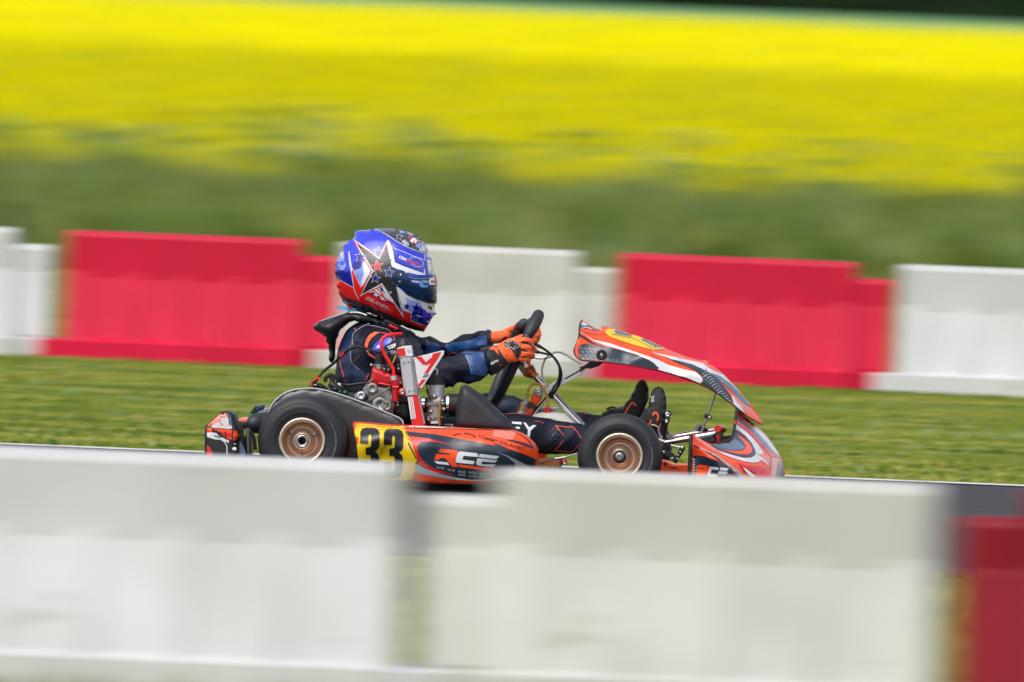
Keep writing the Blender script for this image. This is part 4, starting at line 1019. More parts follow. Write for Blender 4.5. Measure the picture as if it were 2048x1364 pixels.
A = Acc(); A.slab(c4([(1030, 600), (1080, 565), (1220, 565), (1170, 600), (1100, 625), (1050, 622), (1000, 655), (1000, 610)]), -.05, .05, M_black, .003); A.build('fairing_mount', kart)
# brake bias lever and bits on the column
A = Acc(); inflate('x', c4([(605, 800), (650, 795), (668, 815), (655, 880), (640, 925), (600, 965), (545, 945), (560, 880), (580, 830)]), -.05, .016, M_orange2, h=4, rad=4, rim=.008, acc=A)
A.slab(c4([(540, 935), (605, 965), (590, 1000), (525, 985)]), -.06, -.03, M_black, .003); A.tube([K(*c4(560, 985), -.05), K(*c4(520, 1050), -.05)], .010, M_orange2, seg=16)
cl = A.build('tank_clamp', kart, 'orange anodised clamp on the steering support')
A = Acc(); A.lathe(K(*c4(625, 838), -.072), [(.012, .014), (0, .014), (-.002, .011), (-.002, .007), (.001, .006), (.001, 0)], M_steel, seg=24); A.lathe(K(*c4(625, 838), -.075), [(0, .0055), (-.004, .0055), (-.005, 0)], M_chrome, seg=12)
A.slab(c4([(590, 850), (600, 810), (650, 810), (700, 800), (700, 850), (650, 868)]), -.068, -.064, M_alu2, .001); A.build('clamp_bolt', cl)
A = Acc(); A.tube([K(*c4(735, 850), -.03), K(*c4(560, 1050), -.04)], .0060, M_black); A.tube([K(*c4(700, 900), -.045), K(*c4(575, 1050), -.05)], .0034, M_steel)
A.ball(K(*c4(730, 850), -.03), .012, M_black, n=6); A.ball(K(*c4(745, 880), -.03), .008, M_black, n=6); A.build('column_support_strut', kart)
# hoses and cables by the steering
A = Acc(); A.tube(P3(c4([(514, 895, -.1), (526, 830, -.1), (550, 782, -.1), (590, 762, -.09), (640, 772, -.08), (680, 820, -.08), (705, 890, -.08), (712, 975, -.08)])), .0042, M_amber, seg=12); A.build('fuel_hose', kart)
A = Acc(); A.tube(P3(c4([(712, 850, -.08), (680, 760, -.08), (656, 680, -.08), (660, 600, -.08), (690, 530, -.08), (740, 488, -.07), (800, 472, -.06), (870, 495, -.05), (940, 540, -.05), (1012, 580, -.05)])), .0036, M_clear, seg=12)
A.build('breather_hose', kart)
A = Acc(); A.tube(P3(c4([(585, 395, -.13), (640, 425, -.12), (720, 480, -.1), (790, 560, -.09), (828, 650, -.08), (820, 740, -.07), (780, 820, -.05), (740, 865, -.04)])), .0042, M_rubber)
A.tube(P3(c4([(565, 455, -.13), (640, 478, -.12), (740, 505, -.1), (800, 570, -.095), (815, 660, -.09), (800, 740, -.08), (760, 800, -.06), (735, 850, -.05)])), .0036, M_rubber)
A.tube(P3(c4([(530, 500, -.1), (600, 532, -.1), (670, 535, -.09), (740, 520, -.08)])), .0018, M_rubber)
for (x, y) in ((600, 405), (618, 415), (636, 425), (580, 458), (598, 466), (616, 474)): A.ball(K(*c4(x, y), -.13), .0062, M_rubber, n=5)
A.build('display_cable', kart)
A = Acc(); A.tube([K(*c4(490, 930), -.12), K(*c4(466, 1030), -.12)], .0110, M_filter, seg=20); A.tube([K(*c4(470, 1015), -.12), K(*c4(462, 1040), -.12)], .0125, M_alu2, seg=20)
A.tube([K(*c4(500, 945), -.12), K(*c4(494, 915), -.12)], .0115, M_steel, seg=20); A.tube([K(*c4(508, 920), -.12), K(*c4(514, 885), -.12)], .0055, M_steel, seg=14); A.build('fuel_filter', kart)
ol = c4([(560, 1060), (580, 1040), (650, 1022), (780, 1020), (860, 1030), (900, 1062), (960, 1120), (960, 1300), (540, 1300), (540, 1100)])
tank = inflate('fuel_tank', ol, 0.0, .10, M_tank, kart, h=8, rad=9, rim=.08)
A = Acc(); A.tube([K(*c4(708, 1030), -.05), K(*c4(708, 985), -.05)], .0105, M_redhose, seg=20); A.lathe(K(*c4(708, 985), -.05), [(0, .0105), (.003, .008), (.003, 0)], M_redhose, axis='z', seg=20)
A.build('fuel_cap', tank)
A = Acc(); A.tube([K(*c4(710, 985), -.05), K(*c4(712, 960), -.06)], .0052, M_lip, seg=12); A.tube([K(*c4(640, 990), 0), K(*c4(790, 985), 0)], .006, M_steel); A.tube([K(*c4(790, 1010), 0), K(*c4(800, 975), 0)], .005, M_grey); A.build('tank_fitting', tank)

# ------------------------------------------------------------------ front fairing
ol = c5([(165, 78), (200, 98), (243, 128), (270, 142), (302, 153), (330, 150), (312, 118), (345, 126), (450, 152), (620, 208), (800, 290), (940, 348), (1075, 385), (1100, 380), (1135, 392), (1118, 402), (1180, 440), (1240, 485), (1330, 580), (1440, 710), (1500, 790), (1542, 866), (1480, 842), (1400, 792), (1360, 760), (1310, 716), (1240, 662), (1180, 622), (1120, 588), (1060, 560), (960, 518), (860, 490), (740, 455), (700, 448), (480, 410), (330, 394), (175, 382), (140, 368), (118, 345), (106, 310), (118, 272), (143, 200), (150, 110)])
ctrl = [c5(u, v)+(y,) for u, v, y in [(106, 310, -.135), (175, 382, -.14), (480, 410, -.145), (860, 490, -.14), (1180, 622, -.13), (1400, 792, -.09), (1480, 842, -.045), (1542, 866, .0), (1440, 710, 0), (1330, 580, 0), (1240, 485, 0), (1100, 380, 0), (940, 348, 0), (800, 290, 0), (620, 208, 0), (450, 152, 0), (312, 118, 0), (165, 78, -.02), (243, 128, -.02),
      (150, 200, -.12), (400, 260, -.125), (700, 330, -.12), (1000, 440, -.115), (1200, 540, -.105), (1350, 690, -.07), (1440, 790, -.045), (400, 190, -.075), (650, 265, -.075), (900, 365, -.07), (1150, 450, -.06), (300, 320, -.138)]]
fair, ff = relief('front_fairing', ol, ctrl, M_orange, kart, h=4.2, thick=.0035, mirror=True, lim=(-.15, 0))
D = Deco(fair, guess=-.12, h=4, mirror=True, base=.0008)
D.poly(c5([(138, 300), (150, 268), (180, 255), (230, 258), (300, 282), (420, 300), (600, 345), (710, 400), (748, 432), (735, 446), (700, 444), (480, 404), (330, 387), (185, 376), (150, 362), (138, 335)]), M_navy, 2)
D.poly(c5([(146, 165), (200, 195), (250, 232), (330, 262), (420, 290), (560, 330), (680, 380), (752, 440), (740, 452), (860, 484), (960, 512), (1060, 555), (1082, 540), (1075, 510), (1030, 470), (935, 448), (820, 415), (740, 375), (620, 335), (480, 285), (380, 252), (250, 225), (148, 160)]), M_white, 2)
D.poly(c5([(146, 180), (200, 208), (250, 245), (330, 272), (460, 305), (600, 345), (480, 325), (330, 285), (230, 250), (146, 192)]), M_navy, 3)
D.poly(c5([(680, 322), (820, 360), (940, 450), (860, 425), (760, 385)]), M_orange, 3)
D.poly(c5([(690, 318), (850, 350), (960, 376), (1080, 402), (1130, 440), (1180, 470), (1240, 492), (1330, 585), (1390, 660), (1440, 715), (1400, 700), (1300, 600), (1200, 520), (1100, 455), (930, 405), (800, 360)]), M_white, 2)
D.poly(c5([(343, 168), (352, 148), (372, 139), (410, 145), (520, 175), (640, 215), (735, 258), (795, 290), (750, 300), (690, 298), (560, 264), (460, 232), (390, 208), (360, 188)]), M_yel_f, 4)
D.poly(c5([(408, 154), (440, 152), (525, 182), (518, 196), (480, 190), (425, 178)]), M_steelb, 8)
D.poly(c5([(610, 214), (650, 225), (775, 280), (755, 285), (690, 262), (625, 232)]), M_steelb, 8)
D.stroke(c5([(390, 180), (560, 215), (700, 285)]), .7, M_blk_f, 8)
D.poly(c5([(165, 84), (243, 132), (302, 158), (262, 156), (230, 138), (152, 136), (152, 110)]), M_steelb, 3); D.poly(c5([(165, 84), (215, 112), (180, 118), (156, 112)]), M_white, 4)
D.stroke(c5([(160, 140), (200, 130), (240, 145)]), 1.5, M_white, 5)
D.poly(c5([(785, 358), (900, 385), (1000, 410), (1100, 455), (1180, 505), (1240, 570), (1300, 660), (1318, 705), (1260, 670), (1180, 618), (1120, 584), (1068, 556), (1085, 530), (1070, 495), (1020, 455), (930, 415)]), M_navy, 4)
D.poly(c5([(1130, 470), (1215, 500), (1300, 560), (1400, 670), (1450, 735), (1370, 690), (1290, 600), (1190, 515)]), M_steelb, 3)
D.poly(c5([(1290, 612), (1370, 690), (1450, 745), (1535, 862), (1480, 836), (1400, 770), (1340, 700)]), M_pink, 4)
D.poly(c5([(1300, 640), (1380, 730), (1400, 780), (1360, 752), (1316, 712)]), M_white, 4)
D.poly(c5([(1390, 762), (1440, 775), (1540, 862), (1480, 838), (1405, 790)]), M_orange, 5)
D.stroke(c5([(150, 162), (260, 185), (350, 178)]), .7, M_blk_f, 4)
D.stroke(c5([(1105, 435), (1130, 520), (1150, 560), (1185, 610)]), .8, M_blk_f, 6)
def treads(cells, m1, lay):
    for (x, y, a, s) in cells:
        D.stroke([(x-s, y), (x-s*.2, y-s*.7), (x+s*.7, y-s*.3), (x+s, y+s*.5), (x, y+s*.4)], .8, m1, lay)
treads([c5(155+i*34+(j % 2)*14, 290+j*26+i*3)+(0, 3.2) for i in range(5) for j in range(4) if 290+j*26+i*3 < 375+i*2], M_grey, 4)
for i in range(13):
    t = i/12; x = 1095+t*190; y = 470+t*215
    D.stroke(c5([(x-18+8*t, y+22), (x-2, y+2), (x+26-12*t, y-4)]), 1.0, M_grey, 6); D.stroke(c5([(x-10, y+42-15*t), (x+8, y+22), (x+30-10*t, y+18)]), 1.0, M_white, 6)
for i in range(9): D.stroke(c5([(350+i*28, 372+i*6), (365+i*28, 392+i*5)]), 1.0, M_steelb, 4)
D.text('RCE', c5(350, 385), 8, 8, M_steelb, 4, sx=1.7, bold=.02)
D.build('fairing_graphic', fair)
A = Acc()
for s in (-1, 1): A.tube([Vector((p.x, s*p.y*-1 if s > 0 else p.y, p.z)) for p in P3(c5([(165, 80, -.02), (148, 120, -.10), (142, 205, -.125), (116, 275, -.13), (105, 312, -.137), (118, 347, -.139), (142, 370, -.141), (175, 384, -.143), (330, 396, -.145), (480, 412, -.147), (700, 450, -.147), (860, 492, -.143), (1060, 562, -.137), (1180, 624, -.132), (1310, 718, -.115), (1400, 794, -.092), (1480, 844, -.047)]))], .0024, M_rubber, seg=6, sub=2)
A.build('fairing_edge', fair)
A = Acc(); A.lathe(K(*c5(315, 340), -.147), [(.01, .017), (-.002, .017), (-.005, .014), (-.004, .009), (.002, .008), (.002, 0)], M_rubber, seg=28); A.lathe(K(*c5(315, 340), -.149), [(.002, .006), (-.003, .006), (-.0035, .003), (0, .0)], M_steel, seg=16); A.build('fairing_screw', fair)
A = Acc(); A.tube([K(*c5(1178, 628), -.06), K(*c5(1070, 935), -.06)], .0040, M_steel, seg=10); A.build('fairing_stay', kart)
A = Acc(); A.tube([K(*a5(375, 110), -.065), K(*a5(450, 125), -.065)], .007, M_black); A.ball(K(*a5(485, 140), -.07), .007, M_black, n=6); A.ball(K(*a5(480, 140), -.078), .0045, M_white, n=6); A.tube([K(*a5(430, 130), -.04), K(*a5(350, 330), -.04)], .0035, M_black); A.build('stay_clamp', kart)

# ------------------------------------------------------------------ nose cone
ol = a5([(98, 470), (120, 452), (155, 450), (212, 500), (300, 560), (380, 610), (460, 652), (540, 660), (620, 654), (700, 645), (790, 622), (860, 590), (910, 545), (940, 480), (958, 400), (972, 300), (985, 160), (1004, 10), (1022, -20), (1060, 20), (1120, 75), (1180, 130), (1290, 225), (1400, 315), (1490, 395), (1560, 465), (1635, 560), (1700, 650), (1775, 755), (1840, 862), (1895, 975), (1925, 1080), (1940, 1180), (1952, 1300), (1940, 1450), (1880, 1540), (1500, 1580), (1000, 1580), (500, 1580), (80, 1580), (72, 1400), (80, 1150), (95, 900), (102, 640)])
ctrl = [a5(u, v)+(y,) for u, v, y in [(98, 470, -.52), (100, 900, -.525), (80, 1500, -.525), (500, 1150, -.52), (900, 1500, -.50), (500, 1500, -.525), (300, 850, -.52), (155, 650, -.535), (380, 790, -.535), (600, 900, -.53), (850, 1080, -.52), (1000, 1210, -.505), (1250, 1400, -.47), (1500, 1560, -.42),
      (212, 500, -.50), (460, 652, -.46), (620, 654, -.42), (790, 622, -.36), (910, 545, -.28), (958, 400, -.22), (985, 160, -.19), (1022, -20, -.17), (700, 800, -.45), (1000, 850, -.40), (1000, 650, -.31), (1150, 550, -.22), (1250, 800, -.32), (1100, 300, -.15), (1300, 450, -.14), (1400, 650, -.19), (1500, 850, -.24), (1350, 1050, -.39), (1500, 1250, -.39), (1640, 900, -.20), (1670, 1150, -.29), (1720, 1400, -.32), (1800, 1100, -.17), (1850, 1350, -.18),
      (1060, 20, 0), (1180, 130, 0), (1400, 315, 0), (1560, 465, 0), (1700, 650, 0), (1840, 862, 0), (1925, 1080, 0), (1952, 1300, 0), (1880, 1540, 0)]]
nose, nf = relief('nose_cone', ol, ctrl, M_orange, kart, h=4.6, thick=.003, mirror=True, lim=(-.54, 0))
D = Deco(nose, guess=-.3, h=4.2, mirror=True, base=.0008)
# side face
D.poly(a5([(160, 670), (320, 745), (560, 870), (800, 1035), (1010, 1205), (1180, 1370), (1330, 1500), (1200, 1500), (1060, 1270), (800, 1090), (600, 930), (380, 800), (160, 700)]), M_blk_f, 2)
D.poly(a5([(230, 700), (600, 870), (800, 1010), (1000, 1150), (1150, 1290), (1320, 1480), (1200, 1480), (1000, 1230), (860, 1110), (620, 920)]), M_grey, 3)
D.poly(a5([(165, 895), (250, 880), (400, 905), (520, 945), (660, 1000), (800, 1100), (1060, 1300), (1180, 1500), (165, 1500)]), M_navy, 2)
D.poly(a5([(160, 755), (230, 760), (350, 820), (470, 900), (640, 985), (560, 965), (400, 905), (260, 882), (160, 890)]), M_orange, 4)
D.poly(a5([(215, 1120), (260, 1065), (440, 1080), (470, 1110), (430, 1260), (400, 1330), (200, 1330)]), M_orange, 5)
D.stroke(a5([(235, 1130), (375, 1145)]), 1.6, M_navy, 6)
D.poly(a5([(480, 1100), (640, 1115), (660, 1135), (640, 1170), (520, 1160), (490, 1240), (640, 1255), (610, 1320), (450, 1310), (430, 1280)]), M_white, 5)
D.poly(a5([(690, 1118), (860, 1135), (810, 1190), (670, 1170)]), M_white, 5); D.poly(a5([(665, 1190), (845, 1205), (800, 1260), (640, 1245)]), M_white, 5)
for i in range(7): D.poly(a5([(150+i % 2*10, 940+i*52), (195, 945+i*52), (190, 975+i*52), (145+i % 2*10, 970+i*52)]), M_white, 4); D.poly(a5([(205, 965+i*52), (240, 970+i*52), (230, 990+i*52), (205, 985+i*52)]), M_steelb, 4)
D.poly(a5([(1060, 1060), (1220, 1250), (1180, 1230), (1080, 1110)]), M_blk_f, 4); D.poly(a5([(1130, 1110), (1180, 1140), (1380, 1290), (1300, 1320), (1200, 1220)]), M_white, 3); D.poly(a5([(1230, 1140), (1385, 1240), (1330, 1230)]), M_blk_f, 4)
# upper deck
D.poly(a5([(165, 455), (212, 505), (300, 565), (460, 656), (620, 770), (800, 860), (700, 840), (560, 800), (400, 700), (250, 600), (190, 540)]), M_pink, 3)
D.poly(a5([(470, 662), (620, 660), (790, 628), (870, 590), (915, 550), (950, 480), (975, 380), (1050, 420), (1140, 480), (1240, 570), (1320, 680), (1370, 800), (1365, 880), (1300, 918), (1150, 920), (1000, 890), (820, 830), (640, 770), (560, 720)]), M_navy, 3, smooth=1)
D.poly(a5([(520, 668), (700, 655), (880, 600), (960, 560), (1100, 640), (1170, 720), (1120, 770), (900, 780), (700, 750)]), M_steelb, 4)
D.poly(a5([(1015, 470), (1060, 500), (1150, 560), (1260, 650), (1305, 750), (1300, 830), (1230, 860), (1060, 860), (880, 820), (650, 770), (850, 790), (1080, 800), (1160, 770), (1190, 700), (1120, 590), (1050, 530)]), M_orange, 5)
D.poly(a5([(985, 270), (1060, 320), (1200, 430), (1330, 560), (1440, 690), (1520, 820), (1510, 870), (1450, 870), (1380, 830), (1360, 760), (1300, 640), (1180, 500), (1080, 420), (978, 370)]), M_white, 4, smooth=1)
D.poly(a5([(640, 790), (900, 870), (1150, 935), (1300, 925), (1380, 870), (1400, 840), (1500, 960), (1440, 1010), (1330, 1028), (1150, 1000), (950, 940), (760, 870)]), M_white, 4, smooth=1)
D.poly(a5([(1000, 195), (1100, 260), (1300, 430), (1500, 640), (1620, 790), (1660, 880), (1560, 760), (1400, 600), (1200, 410), (1000, 240)]), M_red_f, 4)
D.poly(a5([(1000, 120), (1080, 160), (1250, 290), (1450, 480), (1620, 680), (1800, 880), (1700, 830), (1520, 660), (1300, 420), (1100, 230), (995, 160)]), M_steelb, 4)
D.poly(a5([(1010, 20), (1080, 60), (1200, 170), (1400, 350), (1560, 480), (1700, 660), (1840, 870), (1760, 850), (1600, 650), (1400, 430), (1200, 260), (1010, 100)]), M_white, 3)
D.poly(a5([(1090, 70), (1180, 140), (1300, 215), (1390, 300), (1400, 370), (1300, 300), (1180, 200)]), M_navy, 5)
D.poly(a5([(1020, 20), (1070, 50), (1200, 200), (1400, 400), (1250, 300), (1100, 160), (1005, 80)]), M_pink, 4)
D.poly(a5([(1500, 870), (1620, 900), (1660, 950), (1640, 1130), (1560, 1050), (1450, 930)]), M_pink, 3); D.poly(a5([(1690, 930), (1860, 950), (1900, 1080), (1800, 1030), (1780, 1200), (1760, 1400), (1680, 1300)]), M_pink, 3)
D.poly(a5([(1360, 820), (1440, 880), (1560, 980), (1620, 1060), (1500, 980), (1400, 890)]), M_white, 5)
D.poly(a5([(1850, 980), (1880, 1000), (1920, 1120), (1930, 1350), (1860, 1400), (1790, 1300), (1800, 1120)]), M_steelb, 4); D.stroke(a5([(1895, 1060), (1905, 1180), (1905, 1280)]), 2.2, M_red_f, 5)
D.poly(a5([(1500, 1100), (1780, 1220), (1750, 1400), (1450, 1400), (1300, 1250), (1000, 1010), (1200, 1080)]), M_red_f, 1)
D.stroke(a5([(1640, 890), (1700, 895), (1780, 915), (1870, 935)]), 1.1, M_blk_f, 6); D.stroke(a5([(1670, 920), (1650, 1060), (1670, 1180)]), 1.3, M_blk_f, 6); D.stroke(a5([(1450, 660), (1560, 760), (1640, 880)]), .8, M_blk_f, 6)
D.build('nose_graphic', nose)
A = Acc()
e1 = [(104, 1500, -.532), (86, 1200, -.534), (100, 900, -.534), (112, 640, -.534), (118, 480, -.524)]
e2 = [(1022, -20, -.165), (1004, 10, -.175), (985, 160, -.19), (965, 320, -.215), (945, 450, -.24), (915, 540, -.28), (850, 595, -.34), (760, 632, -.37), (620, 658, -.42)]
for s in (-1, 1):
    A.tube([Vector((p.x, -s*p.y, p.z)) for p in P3(a5(e1))], .0062, M_rubber, seg=8, sub=3); A.tube([Vector((p.x, -s*p.y, p.z)) for p in P3(a5(e2))], .0050, M_rubber, seg=8, sub=4)
A.build('nose_edge', nose)
A = Acc()
for (u0, v0, u1, v1, y, r, m_) in ((745, 980, 1212, 900, .06, .0095, M_chrome), (760, 1010, 1190, 935, -.10, .0105, M_chrome)):
    A.tube([K(*c5(u0, v0), y), K(*c5(u1, v1), y)], r, m_, seg=16)
A.build('front_bumper_bar', kart)
A = Acc(); A.tube([K(*c5(760, 995), 0), K(*c5(1195, 918), 0)], .0065, M_redan, seg=10); A.tube([K(*c5(1195, 900), -.12), K(*c5(1235, 905), .08)], .0115, M_redan, seg=16)
A.slab(c5([(1150, 945), (1180, 925), (1235, 925), (1240, 1000), (1190, 1005), (1180, 960)]), -.12, -.08, M_black, .003)
A.slab(c5([(1040, 985), (1180, 965), (1180, 1000), (1120, 1010), (1060, 1005)]), -.14, -.06, M_black, .003)
A.slab(c5([(1185, 950), (1210, 950), (1210, 1000), (1185, 1000)]), -.125, -.12, M_redan, .001); A.build('bumper_clamp', kart)
A = Acc(); A.ball(K(*c5(1055, 890), .05), .013, M_grey, n=8); A.tube([K(*c5(1060, 895), .04), K(*c5(1110, 910), .0)], .006, M_black); A.build('clamp_knob', kart)
# spindle, steering arm and tie rods between front wheel and nose
A = Acc(); A.slab(c5([(760, 1080), (790, 1062), (860, 1085), (880, 1110), (930, 1035), (950, 1040), (895, 1140), (885, 1165), (862, 1155), (840, 1120), (780, 1100)]), -.46, -.455, M_black, .001)
A.slab(c5([(905, 1050), (918, 1022), (945, 1028), (950, 1050), (915, 1110), (885, 1150), (870, 1130)]), -.47, -.462, M_black, .001)
A.tube([K(*c5(840, 1025), -.46), K(*c5(925, 1045), -.47)], .0035, M_steel); arm = A.build('steering_arm', kart)
A = Acc()
for x, y, r in ((928, 1045, .0075), (785, 1080, .0058), (912, 1078, .004), (895, 1102, .004), (850, 1128, .0055), (890, 1130, .004)):
    A.lathe(K(*c5(x, y), -.478), [(.012, r), (0, r), (-.002, r*.7), (-.002, 0)], M_steel, seg=14)
A.build('rod_end', arm)
A = Acc(); A.lathe((WF.x, -.50, RF+.01), [(0, .022), (.05, .024), (.10, .014)], M_black, seg=20); A.tube([Vector((WF.x, -.43, RF-.05)), Vector((WF.x, -.43, RF+.09))], .011, M_black); A.build('stub_axle', kart)
A = Acc(); A.tube([Vector((WF.x+.04, -.42, RF-.02)), Vector((WF.x-.02, 0, RF-.01)), Vector((WF.x+.04, .42, RF-.02))], .006, M_steel, sub=1); A.build('tie_rod', kart)
# low orange plastic ahead of the wheel, brake rod and fuel tap under the leg
A = Acc(); A.slab(c5([(768, 1140), (800, 1145), (860, 1170), (975, 1172), (975, 1300), (760, 1300)]), -.42, -.30, M_orange, .004)
A.slab(c5([(790, 1150), (815, 1155), (812, 1178), (785, 1175)]), -.425, -.42, M_blk_f, .001); A.slab(c5([(820, 1185), (900, 1196), (860, 1204)]), -.4215, -.4202, M_blk_f, .0002); A.build('front_panel_lower', kart)
A = Acc(); A.tube([K(*a6(1240, 1015), -.42), K(*a6(1000, 1085), -.42)], .0016, M_steel); A.tube([K(*a6(880, 1105), -.42), K(*a6(1050, 1078), -.42)], .0042, M_steel); A.tube([K(*a6(640, 1180), -.41), K(*a6(900, 1100), -.42)], .0016, M_black)
A.build('brake_rod', kart)
A = Acc(); A.ball(K(*a6(1030, 1160), -.40), .010, M_redan, (1, 1, 1.1), 8); A.ball(K(*a6(1040, 1180), -.41), .005, M_white, n=6); A.build('red_master_cylinder', kart)
A = Acc(); A.slab(a6([(600, 1115), (960, 1115), (960, 1250), (600, 1250)]), -.30, -.10, mat('brown floor edge', (.25, .09, .02), .5), .002); A.build('floor_edge', kart)
# pedals in front of the boots
A = Acc()
for y, ox in ((-.10, 0), (.11, -30)):
    A.tube(P3(c5([(790+ox, 1000, y), (800+ox, 900, y), (812+ox, 840, y), (815+ox, 780, y)])), .0060, M_black); A.tube([K(*c5(815+ox, 790), y-.05), K(*c5(815+ox, 790), y+.05)], .0065, M_black)
A.build('pedal', kart)
A = Acc(); A.slab(c5([(790, 840), (800, 770), (820, 758), (842, 770), (846, 795), (832, 810), (832, 850), (815, 865), (792, 860)]), -.165, -.155, M_black, .002)
for x, y, r in ((815, 792, .0085), (808, 843, .0058)): A.lathe(K(*c5(x, y), -.168), [(.004, r), (0, r), (-.003, r*.8), (-.003, r*.4), (0, r*.3), (0, 0)], M_chrome, seg=18)
A.build('pedal_return_bracket', kart)
A = Acc(); A.tube(P3(c5([(690, 870, -.17), (740, 885, -.17), (750, 930, -.17), (770, 975, -.17)])), .0035, M_steel); A.tube([K(*c5(745, 985), -.2), K(*c5(790, 1000), -.2)], .008, M_steel); A.build('pedal_linkage', kart)

# ================================================================== the driver
M_suit = mat('navy race suit', (.0065, .0085, .026), .60, col2=(.004, .005, .015), nscale=9, bump=.02, bscale=420, spec=.32)
M_satin = mat('blue satin panel', (.016, .090, .31), .32, col2=(.006, .040, .16), nscale=7, sheen=.2, spec=.7)
M_suitb = mat('dark blue panel', (.006, .020, .075), .50, col2=(.006, .016, .055), nscale=9)
M_pipe = mat('salmon piping', (.80, .10, .07), .5, nscale=30)
M_pipeg = mat('pale grey piping', (.34, .34, .42), .5, nscale=30)
M_orf = mat('orange glove', (1.0, .15, .028), .62, col2=(.92, .11, .020), nscale=22, bump=.03, bscale=260, sheen=.15)
M_blkc = mat('black fabric', (.010, .010, .014), .65, nscale=20, sheen=.1)
M_boot = mat('black suede boot', (.013, .013, .014), .75, col2=(.022, .022, .024), nscale=30, bump=.03, bscale=300)
M_wt = mat('white print', (.80, .80, .84), .5, nscale=20)
M_hblue = mat('royal blue helmet paint', (.045, .06, .74), .16, col2=(.018, .024, .50), nscale=11, coat=.8, contrast=.3)
M_hbrow = mat('brow blue paint', (.025, .035, .50), .16, col2=(.06, .09, .72), nscale=26, coat=.8)
M_hdeep = mat('deep blue paint', (.006, .008, .28), .16, col2=(.004, .005, .16), nscale=11, coat=.8)
M_hlight = mat('pale blue airbrush', (.34, .46, .80), .16, col2=(.16, .24, .72), nscale=22, coat=.8, contrast=.2)
M_hred = mat('helmet red', (.84, .012, .010), .16, col2=(.70, .010, .010), nscale=9, coat=.8)
M_hwhite = mat('helmet white', (.80, .82, .86), .24, nscale=9, coat=.8)
M_hblack = mat('helmet black', (.010, .010, .012), .18, col2=(.035, .037, .040), nscale=18, coat=.8, nbias=.42)
M_hmar = mat('smoky black paint', (.030, .034, .045), .20, col2=(.12, .13, .16), nscale=16, coat=.8, nbias=.35)
M_hstar = mat('star red', (.78, .045, .05), .18, nscale=9, coat=.8)
M_visor = mat('mirror blue visor', (.006, .050, .17), .07, col2=(.003, .022, .085), nscale=9, metal=.55, coat=.6, rvar=.02)
M_sky = mat('cyan print', (.10, .36, .62), .2, nscale=12, coat=.6)

person = empty('person', (0, 0, 0), YAW)
tag(person, 'driver in navy suit, orange gloves and blue, red and white helmet gripping the wheel', 'person')
PO = Vector((K(745, 880, 0).x, 0, .07)); person.location = KM @ PO

from mathutils import noise as mn
def pr(r): return r*PXM
A = Acc()
def limb(P, seg=20, sub=5):
    """(u, v, y, radius px, lateral radius m)"""
    A.tube([K(p[0], p[1], p[2]) for p in P], [pr(p[3]) for p in P], M_suit, seg=seg, ry=[p[4] if len(p) > 4 else pr(p[3]) for p in P], sub=sub)
limb([(760, 935, 0, 40, .13), (748, 905, 0, 58, .16), (738, 850, 0, 64, .165), (738, 795, 0, 65, .160), (746, 745, 0, 68, .165), (758, 705, 0, 64, .18), (768, 672, 0, 42, .13), (778, 650, 0, 26, .055), (782, 620, 0, 22, .05)], seg=28)
limb([(704, 800, 0, 30, .14), (703, 745, 0, 31, .15), (710, 700, 0, 32, .15), (722, 672, 0, 27, .13), (740, 655, 0, 18, .08)], seg=24)
limb([(800, 760, 0, 34, .14), (806, 715, 0, 40, .16), (806, 690, 0, 32, .14), (800, 668, 0, 22, .08)])
A.ball(K(782, 580, 0), .085, M_suit, (1.05, .85, 1.15), 10)
limb([(758, 690, -.05, 30), (768, 697, -.155, 40), (795, 713, -.20, 40), (830, 733, -.235, 34), (868, 746, -.25, 33.5), (900, 745, -.25, 33), (930, 737, -.235, 30.5), (955, 728, -.215, 29), (978, 720, -.200, 27), (990, 715, -.195, 20)])
limb([(770, 680, .05, 28), (785, 680, .15, 32), (815, 690, .19, 28), (850, 697, .215, 22), (885, 700, .220, 20), (905, 697, .215, 19), (925, 690, .205, 19.5), (945, 686, .19, 19), (965, 681, .175, 20), (983, 680, .165, 17)])
limb([(745, 905, -.09, 46), (850, 890, -.135, 47), (950, 874, -.150, 46), (1020, 868, -.150, 43), (1060, 870, -.145, 38), (1100, 873, -.135, 35), (1140, 876, -.13, 32), (1200, 882, -.125, 26), (1260, 888, -.12, 21), (1296, 880, -.12, 19)])
limb([(745, 890, .09, 46), (850, 862, .14, 46), (950, 835, .16, 44), (1005, 825, .165, 38), (1040, 830, .16, 32), (1100, 850, .145, 30), (1150, 852, .135, 29), (1200, 852, .13, 25), (1245, 850, .125, 20), (1268, 838, .12, 17)])
def wr(co):
    """folds: fine on the torso, rings across arms and behind the knees"""
    p = co
    f = mn.noise(Vector((p.x*14, p.y*9, p.z*14)))*.0035
    hx, hz = p.x, p.z
    arm = (K(800, 700, -.2).x < hx < K(990, 700, -.2).x) and hz > K(0, 800, -.2).z
    if arm:
        q = hx*62+hz*18+3*mn.noise(Vector((p.x*10, p.y*10, p.z*10))); f += .0095*(1-2*abs(math.sin(q*.42)))*(.6+.8*mn.noise(p*8))+.0085*(1-2.2*abs(mn.noise(Vector((p.x*16, p.y*8, p.z*26)))))-.003
    elif hx > K(1000, 860, -.15).x:
        f += .0045*(1-2*abs(mn.noise(Vector((p.x*20-p.z*9, p.y*8, p.z*14)))))-.0022+.0022*math.sin(hx*60-hz*50+4*mn.noise(p*8))*(.4+mn.noise(p*6))
    else:
        f += .0032*(1-2*abs(mn.noise(Vector((p.x*13+p.z*8, p.y*8, p.z*20-p.x*6)))))+.0020*math.sin(hz*110+5*mn.noise(p*7))*max(0, mn.noise(p*5+Vector((3, 1, 2)))+.2)
    return f
